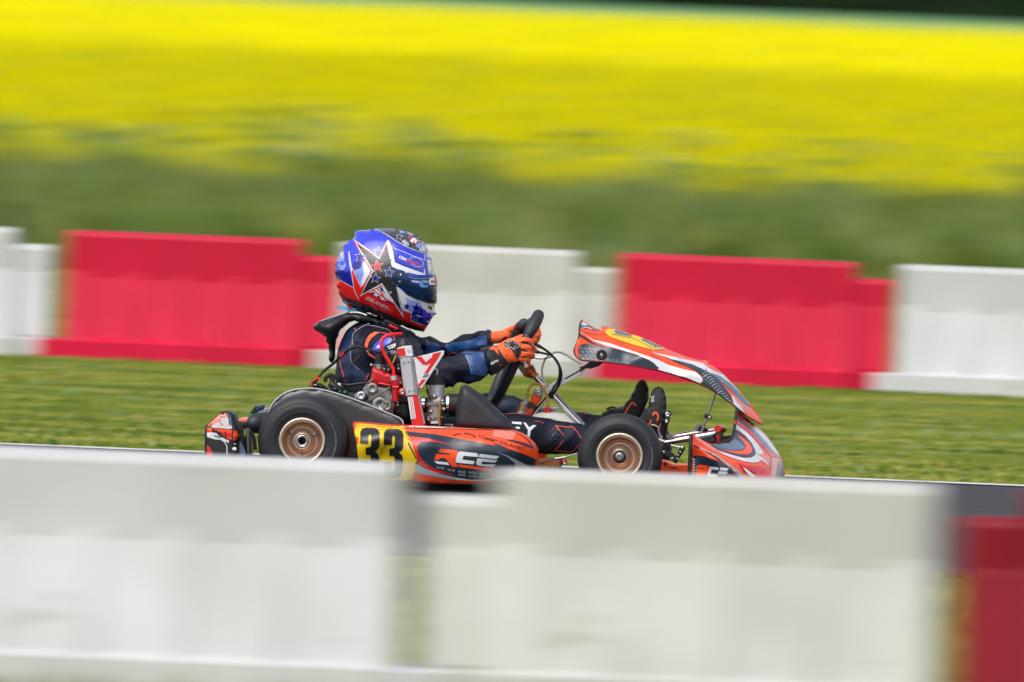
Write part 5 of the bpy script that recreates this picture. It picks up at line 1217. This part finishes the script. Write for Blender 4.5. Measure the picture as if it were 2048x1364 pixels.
body = remesh('body', A, .0065, M_suit, person, smooth=5, wrinkle=wr)
D = Deco(body, guess=-.2, h=5, base=.0011)
# torso panels and piping
D.poly(a7([(640, 110), (780, 80), (850, 180), (810, 260), (800, 420), (775, 560), (790, 720), (850, 800), (1000, 880), (1060, 960), (1040, 1040), (700, 1070), (640, 950), (590, 760), (575, 600), (575, 400), (600, 240)]), M_suitb, 1)
D.stroke(a7([(575, 440), (580, 560), (592, 720), (630, 860), (660, 960), (685, 1060)]), 1.8, M_pipe, 3, smooth=3)
D.stroke(a7([(800, 80), (840, 130), (868, 180)]), 1.8, M_pipe, 3)
D.stroke(a7([(868, 185), (825, 230), (808, 300), (805, 430)]), 1.1, M_pipeg, 3, smooth=3)
D.stroke(a7([(868, 185), (930, 140), (1010, 95), (1050, 85), (1150, 95), (1280, 125), (1410, 155)]), 1.3, M_pipeg, 3, smooth=3)
D.stroke(a7([(770, 440), (775, 600), (790, 700), (830, 770), (930, 850)]), 1.0, M_pipeg, 3, smooth=3)
D.stroke(a7([(1410, 155), (1450, 190), (1480, 240), (1520, 300), (1530, 350)]), 1.4, M_pipe, 3, smooth=3); D.stroke(a7([(1280, 210), (1380, 230), (1470, 240)]), 1.2, M_pipe, 3)
D.poly(a7([(1180, 200), (1280, 208), (1220, 240), (1140, 300), (1085, 380), (1065, 470), (1090, 560), (1210, 640), (1190, 660), (1090, 600), (1040, 510), (1015, 420), (1040, 330), (1100, 250)]), M_orf, 2)
D.stroke(a7([(1085, 915), (1060, 970), (1035, 1025)]), 1.8, M_pipe, 3)
D.poly(a7([(1145, 490), (1190, 410), (1270, 340), (1370, 300), (1460, 300), (1500, 340), (1420, 410), (1350, 450), (1290, 500), (1270, 580), (1180, 580)]), M_hblue, 2)
D.poly(a7([(1210, 480), (1240, 430), (1290, 420), (1270, 470)]), M_wt, 3)
D.text('GER', a7(1420, 500), 9, -18, M_wt, 3, shear=.2, sx=1.1, bold=.03)
D.stroke(a7([(1395, 462), (1540, 400)]), 1.0, M_wt, 3)
# near sleeve: blue satin forearm, black panel, red edge
az = Z(860, 640, 8.53)
D.poly(az([(598, 590), (720, 595), (790, 500), (850, 455), (885, 455), (915, 560), (935, 700), (985, 820), (1000, 900), (930, 960), (820, 945), (705, 925), (690, 830), (650, 700)]), M_satin, 1)
D.poly(az([(240, 1170), (250, 1050), (480, 1020), (640, 960), (800, 950), (900, 975), (800, 1010), (560, 1090)]), M_suitb, 1)
D.stroke(az([(598, 590), (650, 700), (690, 830), (700, 930)]), .8, M_hlight, 2, smooth=2)
D.stroke(az([(240, 618), (290, 628), (340, 590), (390, 560), (440, 570), (485, 585)]), 1.5, M_pipe, 3, smooth=3)
# far sleeve
D.poly(az([(-60, 330), (0, 385), (60, 375), (120, 390), (170, 440), (190, 500), (190, 700), (0, 700), (-80, 600)]), M_satin, 1)
D.poly(az([(262, 420), (310, 385), (420, 380), (520, 370), (660, 350), (760, 310), (860, 268), (960, 262), (1010, 265), (1010, 420), (860, 440), (740, 590), (600, 570), (430, 560), (300, 600)]), M_satin, 1)
# legs
D.poly(c4([(0, 0), (0, 0), (0, 0)]), M_suit, 1) if False else None
D.poly(c4([(300, 850), (340, 838), (430, 858), (545, 890), (560, 960), (540, 1040), (420, 1040), (250, 1030), (240, 900)]), M_suitb, 1)
for i in range(9): D.stroke(c4([(262+i*34, 860), (256+i*34, 1030)]), .7, M_blkc, 2); D.stroke(c4([(245, 862+i*20), (550, 872+i*20)]), .7, M_blkc, 2)
D.poly(a6([(185, 505), (350, 515), (345, 553), (200, 540)]), M_wt, 2); D.poly(a6([(245, 588), (322, 590), (318, 628), (255, 622)]), M_wt, 2)
D.poly(a6([(372, 520), (412, 525), (468, 600), (530, 562), (585, 565), (490, 655), (478, 755), (440, 748), (448, 640)]), M_wt, 2)
D.poly(c3([(1070, 1065), (1160, 1065), (1155, 1092), (1146, 1092), (1140, 1078), (1070, 1075)]), M_wt, 2)
D.stroke(a6([(100, 385), (200, 372), (400, 392), (470, 410)]), .9, M_pipe, 2); D.stroke(a6([(560, 500), (660, 508), (700, 540)]), 1.0, M_pipe, 2)
D.stroke(a6([(890, 568), (1090, 598), (1160, 585), (1230, 660), (1290, 750), (1320, 790)]), 1.4, M_pipe, 2); D.stroke(a6([(890, 568), (950, 640), (1020, 728)]), 1.4, M_pipe, 2)
D.stroke(a6([(1015, 815), (885, 970), (1150, 1000), (1260, 880)]), 1.4, M_pipe, 2)
for i in range(7):
    for j in range(8):
        x, y = 520+j*60+(i % 2)*22, 455+i*50+j*22
        if x < 960 and y < 800 and y > 440 and (x > 800 or y < 600): D.poly(a6([(x, y), (x+9, y), (x+9, y+9), (x, y+9)]), M_hlight if x > 820 else M_satin, 2)
D.stroke(a6([(1340, 375), (1444, 385)]), 1.2, M_pipe, 2)
D.build('suit_graphic', body)

# gloves: one skin each, with palm, four curled fingers and a thumb
def glove(name, palm, fingers, thumb, vox=.0036):
    a = Acc()
    a.tube([K(*p[:3]) for p in palm], [pr(p[3]) for p in palm], M_orf, seg=18, ry=[p[4] for p in palm], sub=4)
    for f in fingers+[thumb]:
        a.tube([K(*p[:3]) for p in f], [pr(p[3]) for p in f], M_orf, seg=12, sub=4)
        a.ball(K(*f[-1][:3]), pr(f[-1][3])*.98, M_orf, n=6)
        for p in f[1:-1]: a.ball(K(*p[:3]), pr(p[3])*1.04, M_orf, n=5)
    return remesh(name, a, vox, M_orf, person, smooth=2, wrinkle=lambda c: .0009*mn.noise(c*55)+.0006*mn.noise(c*120))
palm = [(986, 717, -.195, 13, .020), (1000, 710, -.198, 19, .022), (1016, 703, -.200, 23.5, .021), (1030, 699, -.196, 25, .018), (1040, 698, -.190, 24, .015)]
fing = []
for i, (x0, y0, L, r) in enumerate(((1034, 683, 1.0, 6.6), (1038, 695, 1.08, 6.6), (1037, 706, 1.0, 6.2), (1033, 716, .85, 5.6))):
    fing.append([(x0, y0, -.192, r), (x0+16*L, y0-2+i*1.2, -.196, r), (x0+27*L, y0+1+i*1.4, -.176, r*.95), (x0+28*L, y0+5+i*1.2, -.146, r*.88)])
thumb = [(1010, 694, -.185, 7.5), (1026, 683, -.165, 7.5), (1042, 676, -.145, 7), (1056, 671, -.130, 6.2)]
gl = glove('glove', palm, fing, thumb); gl['label'] = 'near orange glove gripping the side of the wheel'
D = Deco(gl, guess=-.21, h=3, base=.0008, step=.00016)
D.poly(c4([(305, 385), (340, 368), (395, 372), (440, 395), (462, 430), (465, 480), (445, 520), (430, 545), (420, 520), (395, 490), (380, 450), (340, 430), (320, 420)]), M_blkc, 1)
D.star(c4(383, 405), 13.5, M_blkc, M_wt, rot=.25, layer=2, ratio=.42, ow=.9)
D.stroke(c4([(320, 395), (350, 425), (395, 440), (445, 425), (452, 405)]), .9, M_wt, 4); D.stroke(c4([(392, 470), (400, 505), (412, 480)]), .8, M_orf, 3)
D.poly(c4([(455, 385), (480, 372), (520, 378), (560, 400), (590, 430), (588, 450), (550, 410), (500, 398)]), M_blkc, 1)
for q in ([(450, 455), (480, 440), (540, 468), (500, 470)], [(450, 515), (490, 508), (525, 525), (480, 530)]): D.poly(c4(q), M_blkc, 1)
D.build('glove_print', gl)
palm = [(978, 676, .165, 10, .020), (992, 675, .168, 13, .024), (1006, 672, .172, 12, .024), (1022, 666, .176, 13, .021), (1036, 662, .176, 13.5, .016)]
fing = []
for i, (x0, y0, r) in enumerate(((1034, 655, 5.8), (1036, 664, 5.8), (1034, 673, 5.5), (1030, 681, 5))):
    fing.append([(x0, y0, .176, r), (x0+18, y0+0, .176, r), (x0+38, y0+1, .150, r*1.0), (x0+42, y0+5, .120, r*.95), (x0+36, y0+8, .100, r*.9)])
thumb = [(1020, 660, .160, 6.5), (1036, 654, .140, 6.3), (1056, 660, .118, 6), (1072, 666, .105, 5.6)]
gf = glove('glove', palm, fing, thumb); gf['label'] = 'far orange glove behind the steering wheel'
a = Acc()
for x, y, L in ((1072, 664, 1.0), (1071, 672, 1.0), (1069, 679, .9)): pass
D = Deco(gf, guess=.15, h=3, base=.001); D.poly(c4([(270, 385), (320, 330), (335, 335), (300, 390)]), M_blkc, 1); D.build('glove_strap', gf)
# fingers of the far hand that show in front of the rim
# cuffs
A = Acc(); A.tube([K(972, 724, -.204), K(985, 719, -.199), K(998, 713, -.197), K(1006, 708, -.198)], [pr(30), pr(29), pr(25), pr(21)], M_blkc, seg=26, ry=[pr(28), pr(27), .030, .0235]); cuff = A.build('glove_cuff', gl, 'black cuff with white lettering')
D = Deco(cuff, guess=-.24, h=4); D.text('alpine', c4(190, 590), 8.5, -26, M_wt, 2, sx=.85, bold=.03, shear=.2); D.poly(c4([(262, 580), (288, 590), (275, 606)]), M_redhose, 2)
D.poly(c4([(168, 420), (245, 395), (250, 440), (262, 500), (215, 450)]), M_orf, 2); D.build('cuff_print', gl)
A = Acc(); A.tube([K(976, 678, .168), K(984, 677, .167)], [pr(20), pr(17)], M_blkc, seg=20, ry=[pr(20), .026]); A.build('glove_cuff', gf, 'dark far cuff')

# boots, soles towards the pedals
def boot(ol, y, w, ank, lab, marks):
    b = inflate('boot', ol, y, w, M_boot, person, h=4.5, power=.42)
    b['label'] = lab
    A = Acc(); A.tube([K(*p[:3]) for p in ank], [pr(p[3]) for p in ank], M_boot, seg=16); A.build('boot_ankle', b)
    D = Deco(b, guess=y-w, h=4); marks(D); D.build('boot_trim', b)
def m1(D):
    D.stroke(c4([(1640, 870), (1650, 885), (1658, 910), (1650, 930)]), 1.0, M_wt, 2); D.stroke(c4([(1652, 880), (1668, 872), (1672, 900)]), .9, M_wt, 2); D.stroke(c4([(1665, 905), (1672, 925)]), .9, M_wt, 2)
    D.stroke(c4([(1665, 1050), (1675, 1025), (1700, 1030), (1712, 1060), (1700, 1100)]), 3.2, M_orf, 2, smooth=3); D.stroke(c4([(1650, 1090), (1625, 1140)]), 2.4, M_orf, 2); D.stroke(c4([(1735, 1120), (1715, 1200)]), 1.8, M_orf, 2)
def m2(D):
    D.stroke(c4([(1410, 1035), (1440, 975), (1470, 935)]), 2.6, M_orf, 2); D.stroke(c4([(1470, 935), (1485, 930), (1510, 965)]), 2.6, M_orf, 2)
boot(c4([(1636, 880), (1650, 835), (1675, 800), (1710, 784), (1745, 795), (1768, 835), (1784, 900), (1785, 980), (1772, 1060), (1755, 1130), (1730, 1200), (1700, 1290), (1640, 1330), (1560, 1320), (1560, 1240), (1600, 1130), (1570, 1060), (1580, 1010), (1625, 960)]), -.12, .046,
     [(1262, 890, -.12, 20), (1290, 884, -.12, 22), (1305, 868, -.12, 17)], 'near black boot with white star and orange loop', m1)
boot(c4([(1500, 810), (1515, 765), (1540, 732), (1568, 721), (1595, 735), (1615, 775), (1626, 840), (1625, 900), (1600, 960), (1560, 1050), (1500, 1120), (1400, 1120), (1330, 1070), (1380, 1000), (1400, 960), (1450, 900)]), .12, .044,
     [(1230, 848, .12, 18), (1252, 842, .12, 18), (1268, 826, .12, 15)], 'far black boot with orange stripe', m2)
A = Acc(); A.tube(P3(c4([(1205, 1050, .06), (1250, 1030, .06), (1290, 1010, .06), (1330, 1025, .06), (1360, 1010, .06), (1390, 1030, .06)])), .0075, M_boot); A.tube(P3(c4([(1240, 995, .05), (1290, 975, .05), (1330, 985, .05)])), .0035, M_boot); A.build('boot_lace', person)

# neck brace and collar
A = Acc()
inflate('x', c1([(22, 818), (50, 784), (110, 752), (200, 722), (290, 690), (370, 694), (450, 712), (560, 752), (650, 790), (760, 832), (800, 862), (790, 890), (700, 856), (600, 812), (480, 786), (400, 778), (340, 762), (300, 775), (262, 806), (232, 830), (218, 862), (202, 900), (195, 950), (192, 1020), (184, 1062), (166, 1086), (148, 1072), (148, 1010), (140, 945), (122, 892), (85, 862), (40, 838)]), 0.0, .115, M_black, h=5, power=.5, acc=A)
nb = A.build('neck_brace', person)
A = Acc(); A.tube(P3(c1([(30, 812, -.02), (55, 786, -.05), (120, 752, -.075), (200, 726, -.09), (290, 696, -.10)])), .0026, M_grey); A.tube(P3(c1([(300, 700, -.12), (370, 702, -.13), (430, 722, -.135)])), .0022, M_wt)
A.tube(P3(c1([(560, 760, -.13), (660, 800, -.13), (760, 850, -.11), (800, 880, -.09)])), .0034, M_blkc)
A.tube(P3(c1([(690, 800, -.11), (730, 822, -.11), (762, 850, -.10)])), .0022, M_wt); A.tube(P3(c1([(600, 796, -.135), (640, 815, -.135), (665, 828, -.13)])), .0040, M_redhose)
A.build('brace_trim', nb)
A = Acc(); A.tube([K(*c1(318, 690), 0), K(*c1(322, 662), 0)], .048, M_sky, seg=24); A.build('brace_strap', nb, 'light blue strap at the neck')

# ------------------------------------------------------------------ helmet
ol = c7([(310, 74), (360, 66), (440, 60), (490, 56), (560, 46), (640, 42), (720, 42), (800, 50), (870, 58), (960, 80), (1040, 112), (1100, 150), (1150, 205), (1195, 270), (1216, 310), (1212, 345), (1240, 400), (1262, 460), (1276, 540), (1280, 600), (1314, 604), (1320, 680), (1322, 800), (1320, 970), (1296, 985), (1300, 1060), (1328, 1105), (1280, 1125), (1250, 1180), (1205, 1255), (1165, 1325), (1080, 1310), (960, 1275), (840, 1235), (700, 1175), (600, 1130), (500, 1090), (400, 1062), (300, 1035), (210, 1000), (165, 960), (130, 885), (105, 800), (80, 700), (70, 620), (74, 530), (86, 440), (110, 360), (150, 290), (210, 220), (290, 165), (302, 155), (303, 110)])
helmet = inflate('helmet', ol, 0.0, .128, M_hblue, person, h=4.6, power=.55)
helmet['label'] = 'full face helmet in blue, red and white with big black star'
def big(P, k=1.0): return c7(P)
paint(helmet, [
    (c7([(580, 20), (1240, 20), (1240, 350), (1195, 358), (1100, 325), (1000, 288), (900, 240), (800, 180), (700, 120), (620, 76)]), M_hmar),
    (c7([(1205, 430), (1300, 430), (1300, 606), (1225, 606), (1212, 520)]), M_hwhite),
    (c7([(40, 540), (180, 580), (290, 775), (76, 658), (40, 650)]), M_hdeep),
    (c7([(30, 655), (76, 658), (292, 778), (500, 880), (640, 740), (915, 1152), (905, 1052), (1008, 1090), (1005, 1182), (1206, 1252), (1300, 1252), (1200, 1400), (30, 1400)]), M_hred),
    (c7([(832, 765), (960, 870), (1200, 965), (1400, 985), (1400, 1112), (1280, 1112), (1120, 1060), (1010, 1088), (905, 1050)]), M_hwhite),
    (c7([(1010, 1100), (1140, 1050), (1285, 1118), (1400, 1118), (1300, 1246), (1208, 1246), (1012, 1182)]), M_hdeep),
    (c7([(772, 640), (858, 552), (1010, 640), (1200, 640), (1290, 608), (1400, 608), (1400, 966), (1240, 965), (1080, 922), (905, 800), (820, 740), (770, 700)]), M_visor),
    (c7([(60, 850), (128, 872), (300, 940), (450, 990), (600, 1055), (900, 1185), (1060, 1260), (1175, 1296), (1175, 1400), (60, 1400)]), M_hblack)])
D = Deco(helmet, guess=-.1, h=4.5, mirror=True, base=.0008, step=.00016)
D.poly(c7([(560, 50), (640, 44), (720, 44), (800, 52), (870, 60), (960, 84), (1040, 116), (1100, 156), (1150, 210), (1195, 276), (1212, 320), (1195, 358), (1100, 325), (1000, 288), (900, 240), (800, 180), (700, 120), (630, 80)]), M_hmar, 1)
D.stroke(c7([(560, 52), (640, 84), (750, 150), (860, 222), (1000, 292), (1110, 332), (1210, 362)]), 1.0, M_hwhite, 2, smooth=2)
D.star(c7(860, 143), 8, M_hmar, M_hwhite, rot=.2, layer=2, ow=.8)
D.poly(c7([(860, 62), (960, 86), (1030, 118), (1010, 128), (930, 100), (870, 95)]), M_hlight, 2)
for x, y, r, m_ in ((950, 235, 6, M_grey), (920, 205, 5, M_grey), (1040, 190, 7, M_hwhite), (1060, 210, 5, M_hstar), (1110, 255, 7, M_hlight), (985, 250, 5, M_hblack), (1140, 300, 5, M_hwhite), (1000, 150, 5, M_hstar), (1170, 330, 4, M_hlight)):
    D.poly([(c7(x, y)[0]+r*math.cos(k*.9+.3)*(1+.3*math.sin(3*k)), c7(x, y)[1]+r*.8*math.sin(k*.9+.3)) for k in range(7)], m_, 3)
D.poly(c7([(1080, 175), (1130, 205), (1185, 280), (1205, 330), (1190, 350), (1150, 290)]), M_hwhite, 2)
# brow panel: navy lines, lettering
D.poly(c7([(790, 280), (900, 320), (1020, 380), (1170, 430), (1200, 440), (1210, 610), (1170, 600), (820, 440)]), M_hbrow, 1)
D.stroke(c7([(745, 205), (790, 285), (900, 325), (1020, 378), (1170, 432)]), .9, M_hwhite, 2)
D.poly(c7([(1120, 180), (1160, 220), (1150, 215)]), M_hwhite, 2)
D.poly(c7([(1205, 440), (1252, 450), (1270, 520), (1276, 600), (1225, 606), (1212, 520)]), M_hwhite, 2)
D.stroke(c7([(1170, 365), (1180, 430), (1200, 445)]), 1.0, M_hwhite, 2); D.poly(c7([(1165, 540), (1176, 545), (1182, 610), (1168, 606)]), M_hwhite, 2)
D.text('ON', c7(848, 406), 8.0, 24, M_hwhite, 4, sx=1.25, bold=.045)
D.text('SPORTY', c7(940, 448), 7.6, 22, M_hstar, 4, sx=1.12, bold=.04)
D.stroke([(c7(1075, 458)[0]+15*math.cos(t*.45)*math.cos(.45)-8.5*math.sin(t*.45)*math.sin(.45), c7(1075, 458)[1]+15*math.cos(t*.45)*math.sin(.45)+8.5*math.sin(t*.45)*math.cos(.45)) for t in range(14)], .9, M_hwhite, 3, closed=True)
# white sweep between star and visor
D.poly(c7([(712, 180), (735, 200), (775, 300), (805, 462), (900, 505), (1040, 555), (1165, 598), (1190, 620), (1080, 615), (960, 585), (860, 545), (775, 500), (740, 400)]), M_hwhite, 3)
D.stroke(c7([(748, 205), (788, 300), (815, 452), (900, 490), (1040, 545), (1165, 592)]), 1.0, M_hblack, 4)
# pale airbrush at the back
D.poly(c7([(335, 510), (400, 470), (450, 430), (505, 560), (460, 660), (395, 768), (370, 740), (340, 640), (300, 580)]), M_hlight, 1, smooth=2)
D.poly(c7([(405, 480), (450, 440), (505, 560), (450, 670), (400, 760), (388, 700), (420, 600)]), M_hwhite, 2, smooth=2)
D.poly(c7([(285, 480), (330, 450), (380, 470), (385, 520), (340, 550), (290, 540)]), M_hdeep, 2, smooth=3)
D.poly(c7([(110, 370), (160, 330), (180, 380), (175, 450), (200, 500), (160, 560), (85, 540), (90, 450)]), M_hlight, 1, smooth=2)
D.poly(c7([(130, 350), (175, 335), (165, 400), (140, 415)]), M_hwhite, 2); D.stroke(c7([(170, 345), (150, 405)]), 1.2, M_hstar, 3)
D.star(c7(150, 470), 9, M_hblue, M_hlight, rot=.15, layer=3, ow=.8)
D.poly(c7([(80, 540), (180, 580), (230, 560), (290, 775), (80, 655), (72, 600)]), M_hdeep, 1)
# red lower half
D.poly(c7([(76, 658), (180, 715), (292, 778), (265, 600), (240, 480), (300, 590), (385, 772), (450, 690), (520, 570), (372, 882), (640, 740), (780, 960), (915, 1152), (905, 1052), (1008, 1090), (1005, 1182), (1100, 1215), (1206, 1252), (1166, 1322), (1060, 1290), (900, 1235), (760, 1180), (600, 1115), (440, 1050), (300, 990), (180, 945), (130, 872), (100, 790)]), M_hred, 2)
D.stroke(c7([(76, 658), (180, 715), (292, 778)]), .9, M_hwhite, 3); D.stroke(c7([(232, 330), (240, 450), (275, 640), (300, 800), (358, 930)]), 1.0, M_hwhite, 4, smooth=2)
D.poly(c7([(228, 322), (240, 330), (258, 440), (275, 560), (262, 590), (240, 480)]), M_hwhite, 3); D.stroke(c7([(250, 480), (300, 590), (385, 772)]), 1.0, M_hwhite, 4); D.stroke(c7([(905, 1052), (1008, 1090), (1005, 1182), (1100, 1218), (1206, 1255)]), .9, M_hwhite, 5)
# black star
star = [(290, 175), (440, 275), (610, 398), (660, 290), (712, 185), (745, 330), (775, 495), (880, 540), (960, 590), (900, 640), (830, 760), (870, 960), (915, 1155), (780, 950), (640, 738), (500, 812), (372, 884), (440, 730), (522, 566), (400, 370)]
D.poly(c7(star), M_hwhite, 5)
def shrink(P, k):
    cx, cy = 640, 560; return [(cx+(x-cx)*k, cy+(y-cy)*k) for x, y in P]
ins = [(330, 232), (450, 300), (610, 425), (660, 335), (706, 235), (733, 370), (765, 515), (870, 560), (950, 605), (890, 650), (825, 765), (858, 950), (900, 1110), (780, 925), (644, 722), (510, 795), (395, 858), (450, 740), (540, 566), (430, 390)]
D.poly(c7(ins), M_hblack, 6)
D.stroke(c7([(300, 200), (440, 300), (545, 365)]), 1.8, M_hstar, 7); D.stroke(c7([(300, 200), (400, 385), (515, 565)]), 1.8, M_hstar, 7); D.stroke(c7([(515, 575), (440, 730), (385, 860)]), 1.5, M_hstar, 7)
D.stroke(c7([(700, 235), (650, 340), (620, 395)]), 1.3, M_hstar, 7)
D.poly(c7([(620, 450), (700, 410), (760, 430), (740, 480), (660, 500)]), M_hmar, 7, smooth=2)
D.star(c7(585, 512), 14.5, M_hstar, M_hwhite, rot=-.12, layer=8, ow=.7, ratio=.40)
for x, y, r in ((375, 395, 12.5), (592, 335, 11.5), (733, 588, 12), (562, 662, 11.5)): D.star(c7(x, y), r, M_hdeep, M_hwhite, rot=.12, layer=8, ow=1.0)
# flag in its triangle
D.poly(c7([(480, 838), (640, 742), (818, 985), (800, 990), (640, 935)]), M_hred, 9); D.stroke(c7([(480, 838), (640, 735), (690, 800), (825, 1000)]), .9, M_hwhite, 11)
D.poly(c7([(500, 840), (640, 760), (690, 800), (760, 900), (800, 975), (640, 925)]), M_hwhite, 10)
for q in ([(612, 778), (640, 768), (670, 820), (645, 832)], [(495, 845), (540, 832), (560, 845), (520, 868)], [(590, 880), (605, 875), (632, 915), (580, 900)], [(680, 930), (720, 940), (780, 972), (700, 955)]): D.poly(c7(q), M_hdeep, 12)
D.stroke(c7([(520, 800), (640, 880), (790, 975)]), 2.0, M_hred, 12); D.stroke(c7([(590, 790), (650, 860), (690, 940)]), 2.2, M_hred, 12); D.stroke(c7([(690, 830), (600, 900)]), 1.6, M_hred, 12)
D.text('DELANEY', c7(436, 915), 8.6, 26, M_hwhite, 5, shear=.35, sx=1.28, bold=.01)
# chin
D.poly(c7([(832, 765), (880, 800), (960, 870), (1080, 930), (1200, 965), (1300, 985), (1300, 1060), (1325, 1105), (1280, 1112), (1200, 1080), (1120, 1060), (1010, 1088), (905, 1050), (870, 930)]), M_hwhite, 3)
D.poly(c7([(930, 900), (1010, 930), (1120, 960), (1150, 1040), (1040, 1060), (1010, 1085), (940, 1040), (960, 960)]), M_hlight, 4, smooth=1)
D.poly(c7([(1010, 1100), (1040, 1050), (1140, 1030), (1220, 1080), (1285, 1118), (1250, 1175), (1208, 1246), (1110, 1215), (1012, 1182)]), M_hdeep, 5)
D.poly(c7([(1140, 1040), (1230, 1085), (1280, 1115), (1240, 1170), (1160, 1130)]), M_hblue, 6); D.stroke(c7([(1080, 1118), (1140, 1142)]), 1.2, M_hwhite, 7)
D.star(c7(952, 1010), 7.5, M_hdeep, None, rot=.2, layer=8); D.star(c7(1072, 1030), 12, M_hdeep, M_hlight, rot=.1, layer=8, ow=.6); D.star(c7(1062, 1150), 8, M_hdeep, M_hlight, rot=.2, layer=8, ow=.9)
D.poly(c7([(1208, 1000), (1262, 1010), (1276, 1052), (1240, 1045)]), M_hblack, 8); D.stroke(c7([(1200, 1075), (1260, 1085), (1318, 1102)]), 2.2, M_hwhite, 8)
D.text('ON', c7(1196, 1205), 6.0, 20, M_hwhite, 8, sx=1.1, bold=.03)
D.stroke(c7([(825, 770), (865, 940), (912, 1140)]), .8, M_hwhite, 7)
D.build('helmet_paint', helmet)
# black lower trim
D = Deco(helmet, guess=-.1, h=4.5, mirror=True, base=.0022)
D.poly(c7([(128, 872), (180, 900), (300, 940), (450, 990), (600, 1055), (760, 1125), (900, 1185), (1060, 1260), (1160, 1290), (1160, 1322), (1060, 1305), (900, 1250), (750, 1195), (600, 1130), (500, 1092), (400, 1064), (300, 1036), (212, 1000), (168, 960)]), M_hblack, 2)
D.build('helmet_trim', helmet)
A = Acc(); A.slab(c7([(208, 995), (270, 1018), (240, 1030), (215, 1018)]), -.06, .06, M_hred, .003); A.build('helmet_rear_tab', helmet)
# visor: a curved shield standing off the shell, pivot at its rear
D = Deco(helmet, guess=-.1, h=4.0, mirror=True, base=.0042, step=.0004)
D.poly(c7([(772, 640), (782, 590), (815, 560), (858, 552), (910, 566), (960, 610), (1010, 640), (1100, 650), (1200, 640), (1280, 612), (1316, 608), (1320, 690), (1321, 850), (1318, 968), (1240, 965), (1160, 945), (1080, 922), (1010, 890), (950, 850), (905, 800), (870, 755), (820, 740), (780, 720), (765, 685)]), M_visor, 1)
vis = D.build('visor', helmet)
D = Deco(helmet, guess=-.1, h=4.0, mirror=True, base=.0052, step=.0003)
D.poly(c7([(985, 655), (1100, 672), (1215, 668), (1225, 745), (1180, 775), (1100, 768), (1030, 745), (1010, 700)]), M_hdeep, 1)
D.poly(c7([(1110, 740), (1130, 690), (1170, 680), (1150, 715), (1165, 745), (1220, 750), (1200, 778), (1130, 772)]), M_sky, 2); D.poly(c7([(1165, 690), (1215, 690), (1212, 715), (1165, 715)]), M_hlight, 2)
D.text('ONKX', c7(1008, 708), 5.4, 6, M_hwhite, 2, sx=1.1, bold=.04)
D.poly(c7([(1225, 690), (1235, 668), (1260, 655), (1312, 648), (1316, 735), (1250, 742), (1228, 725)]), M_hwhite, 3, smooth=2); D.text('SU', c7(1250, 720), 8.4, -6, M_hstar, 4, sx=1.1, bold=.05)
D.stroke(c7([(975, 645), (1040, 660), (1120, 664), (1220, 655), (1316, 632)]), 1.2, M_sky, 3, smooth=2)
D.stroke(c7([(780, 625), (800, 575), (858, 555), (915, 572), (960, 612), (1010, 640)]), .9, M_steelb, 3, smooth=2)
for x, y, r, m_ in ((850, 605, 4.6, M_hblack), (862, 702, 2.8, M_steel), (822, 700, 2.4, M_hblack), (750, 836, 2.6, M_grey)): D.poly([(c7(x, y)[0]+r*math.cos(k*.7), c7(x, y)[1]+r*math.sin(k*.7)) for k in range(9)], m_, 4)
D.poly(c7([(868, 602), (885, 598), (880, 628), (870, 628)]), M_wt, 5)
D.stroke(c7([(770, 700), (790, 735), (850, 748)]), .9, M_steelb, 4)
D.build('visor_strip', helmet)

for root in (kart, person):
    for ch in list(root.children):
        for g in list(ch.children):
            if g.name.split('.')[0] not in ('tyre', 'hub', 'helmet_paint', 'race_number', 'engine_lettering'): split_islands(g, .012 if g.name.startswith('suit') else .02)
        if ch.name.split('.')[0] not in ('wheel',): split_islands(ch, .009 if ch.name.startswith('suit') else .015)
for ch in list(person.children): ch.location = -PO
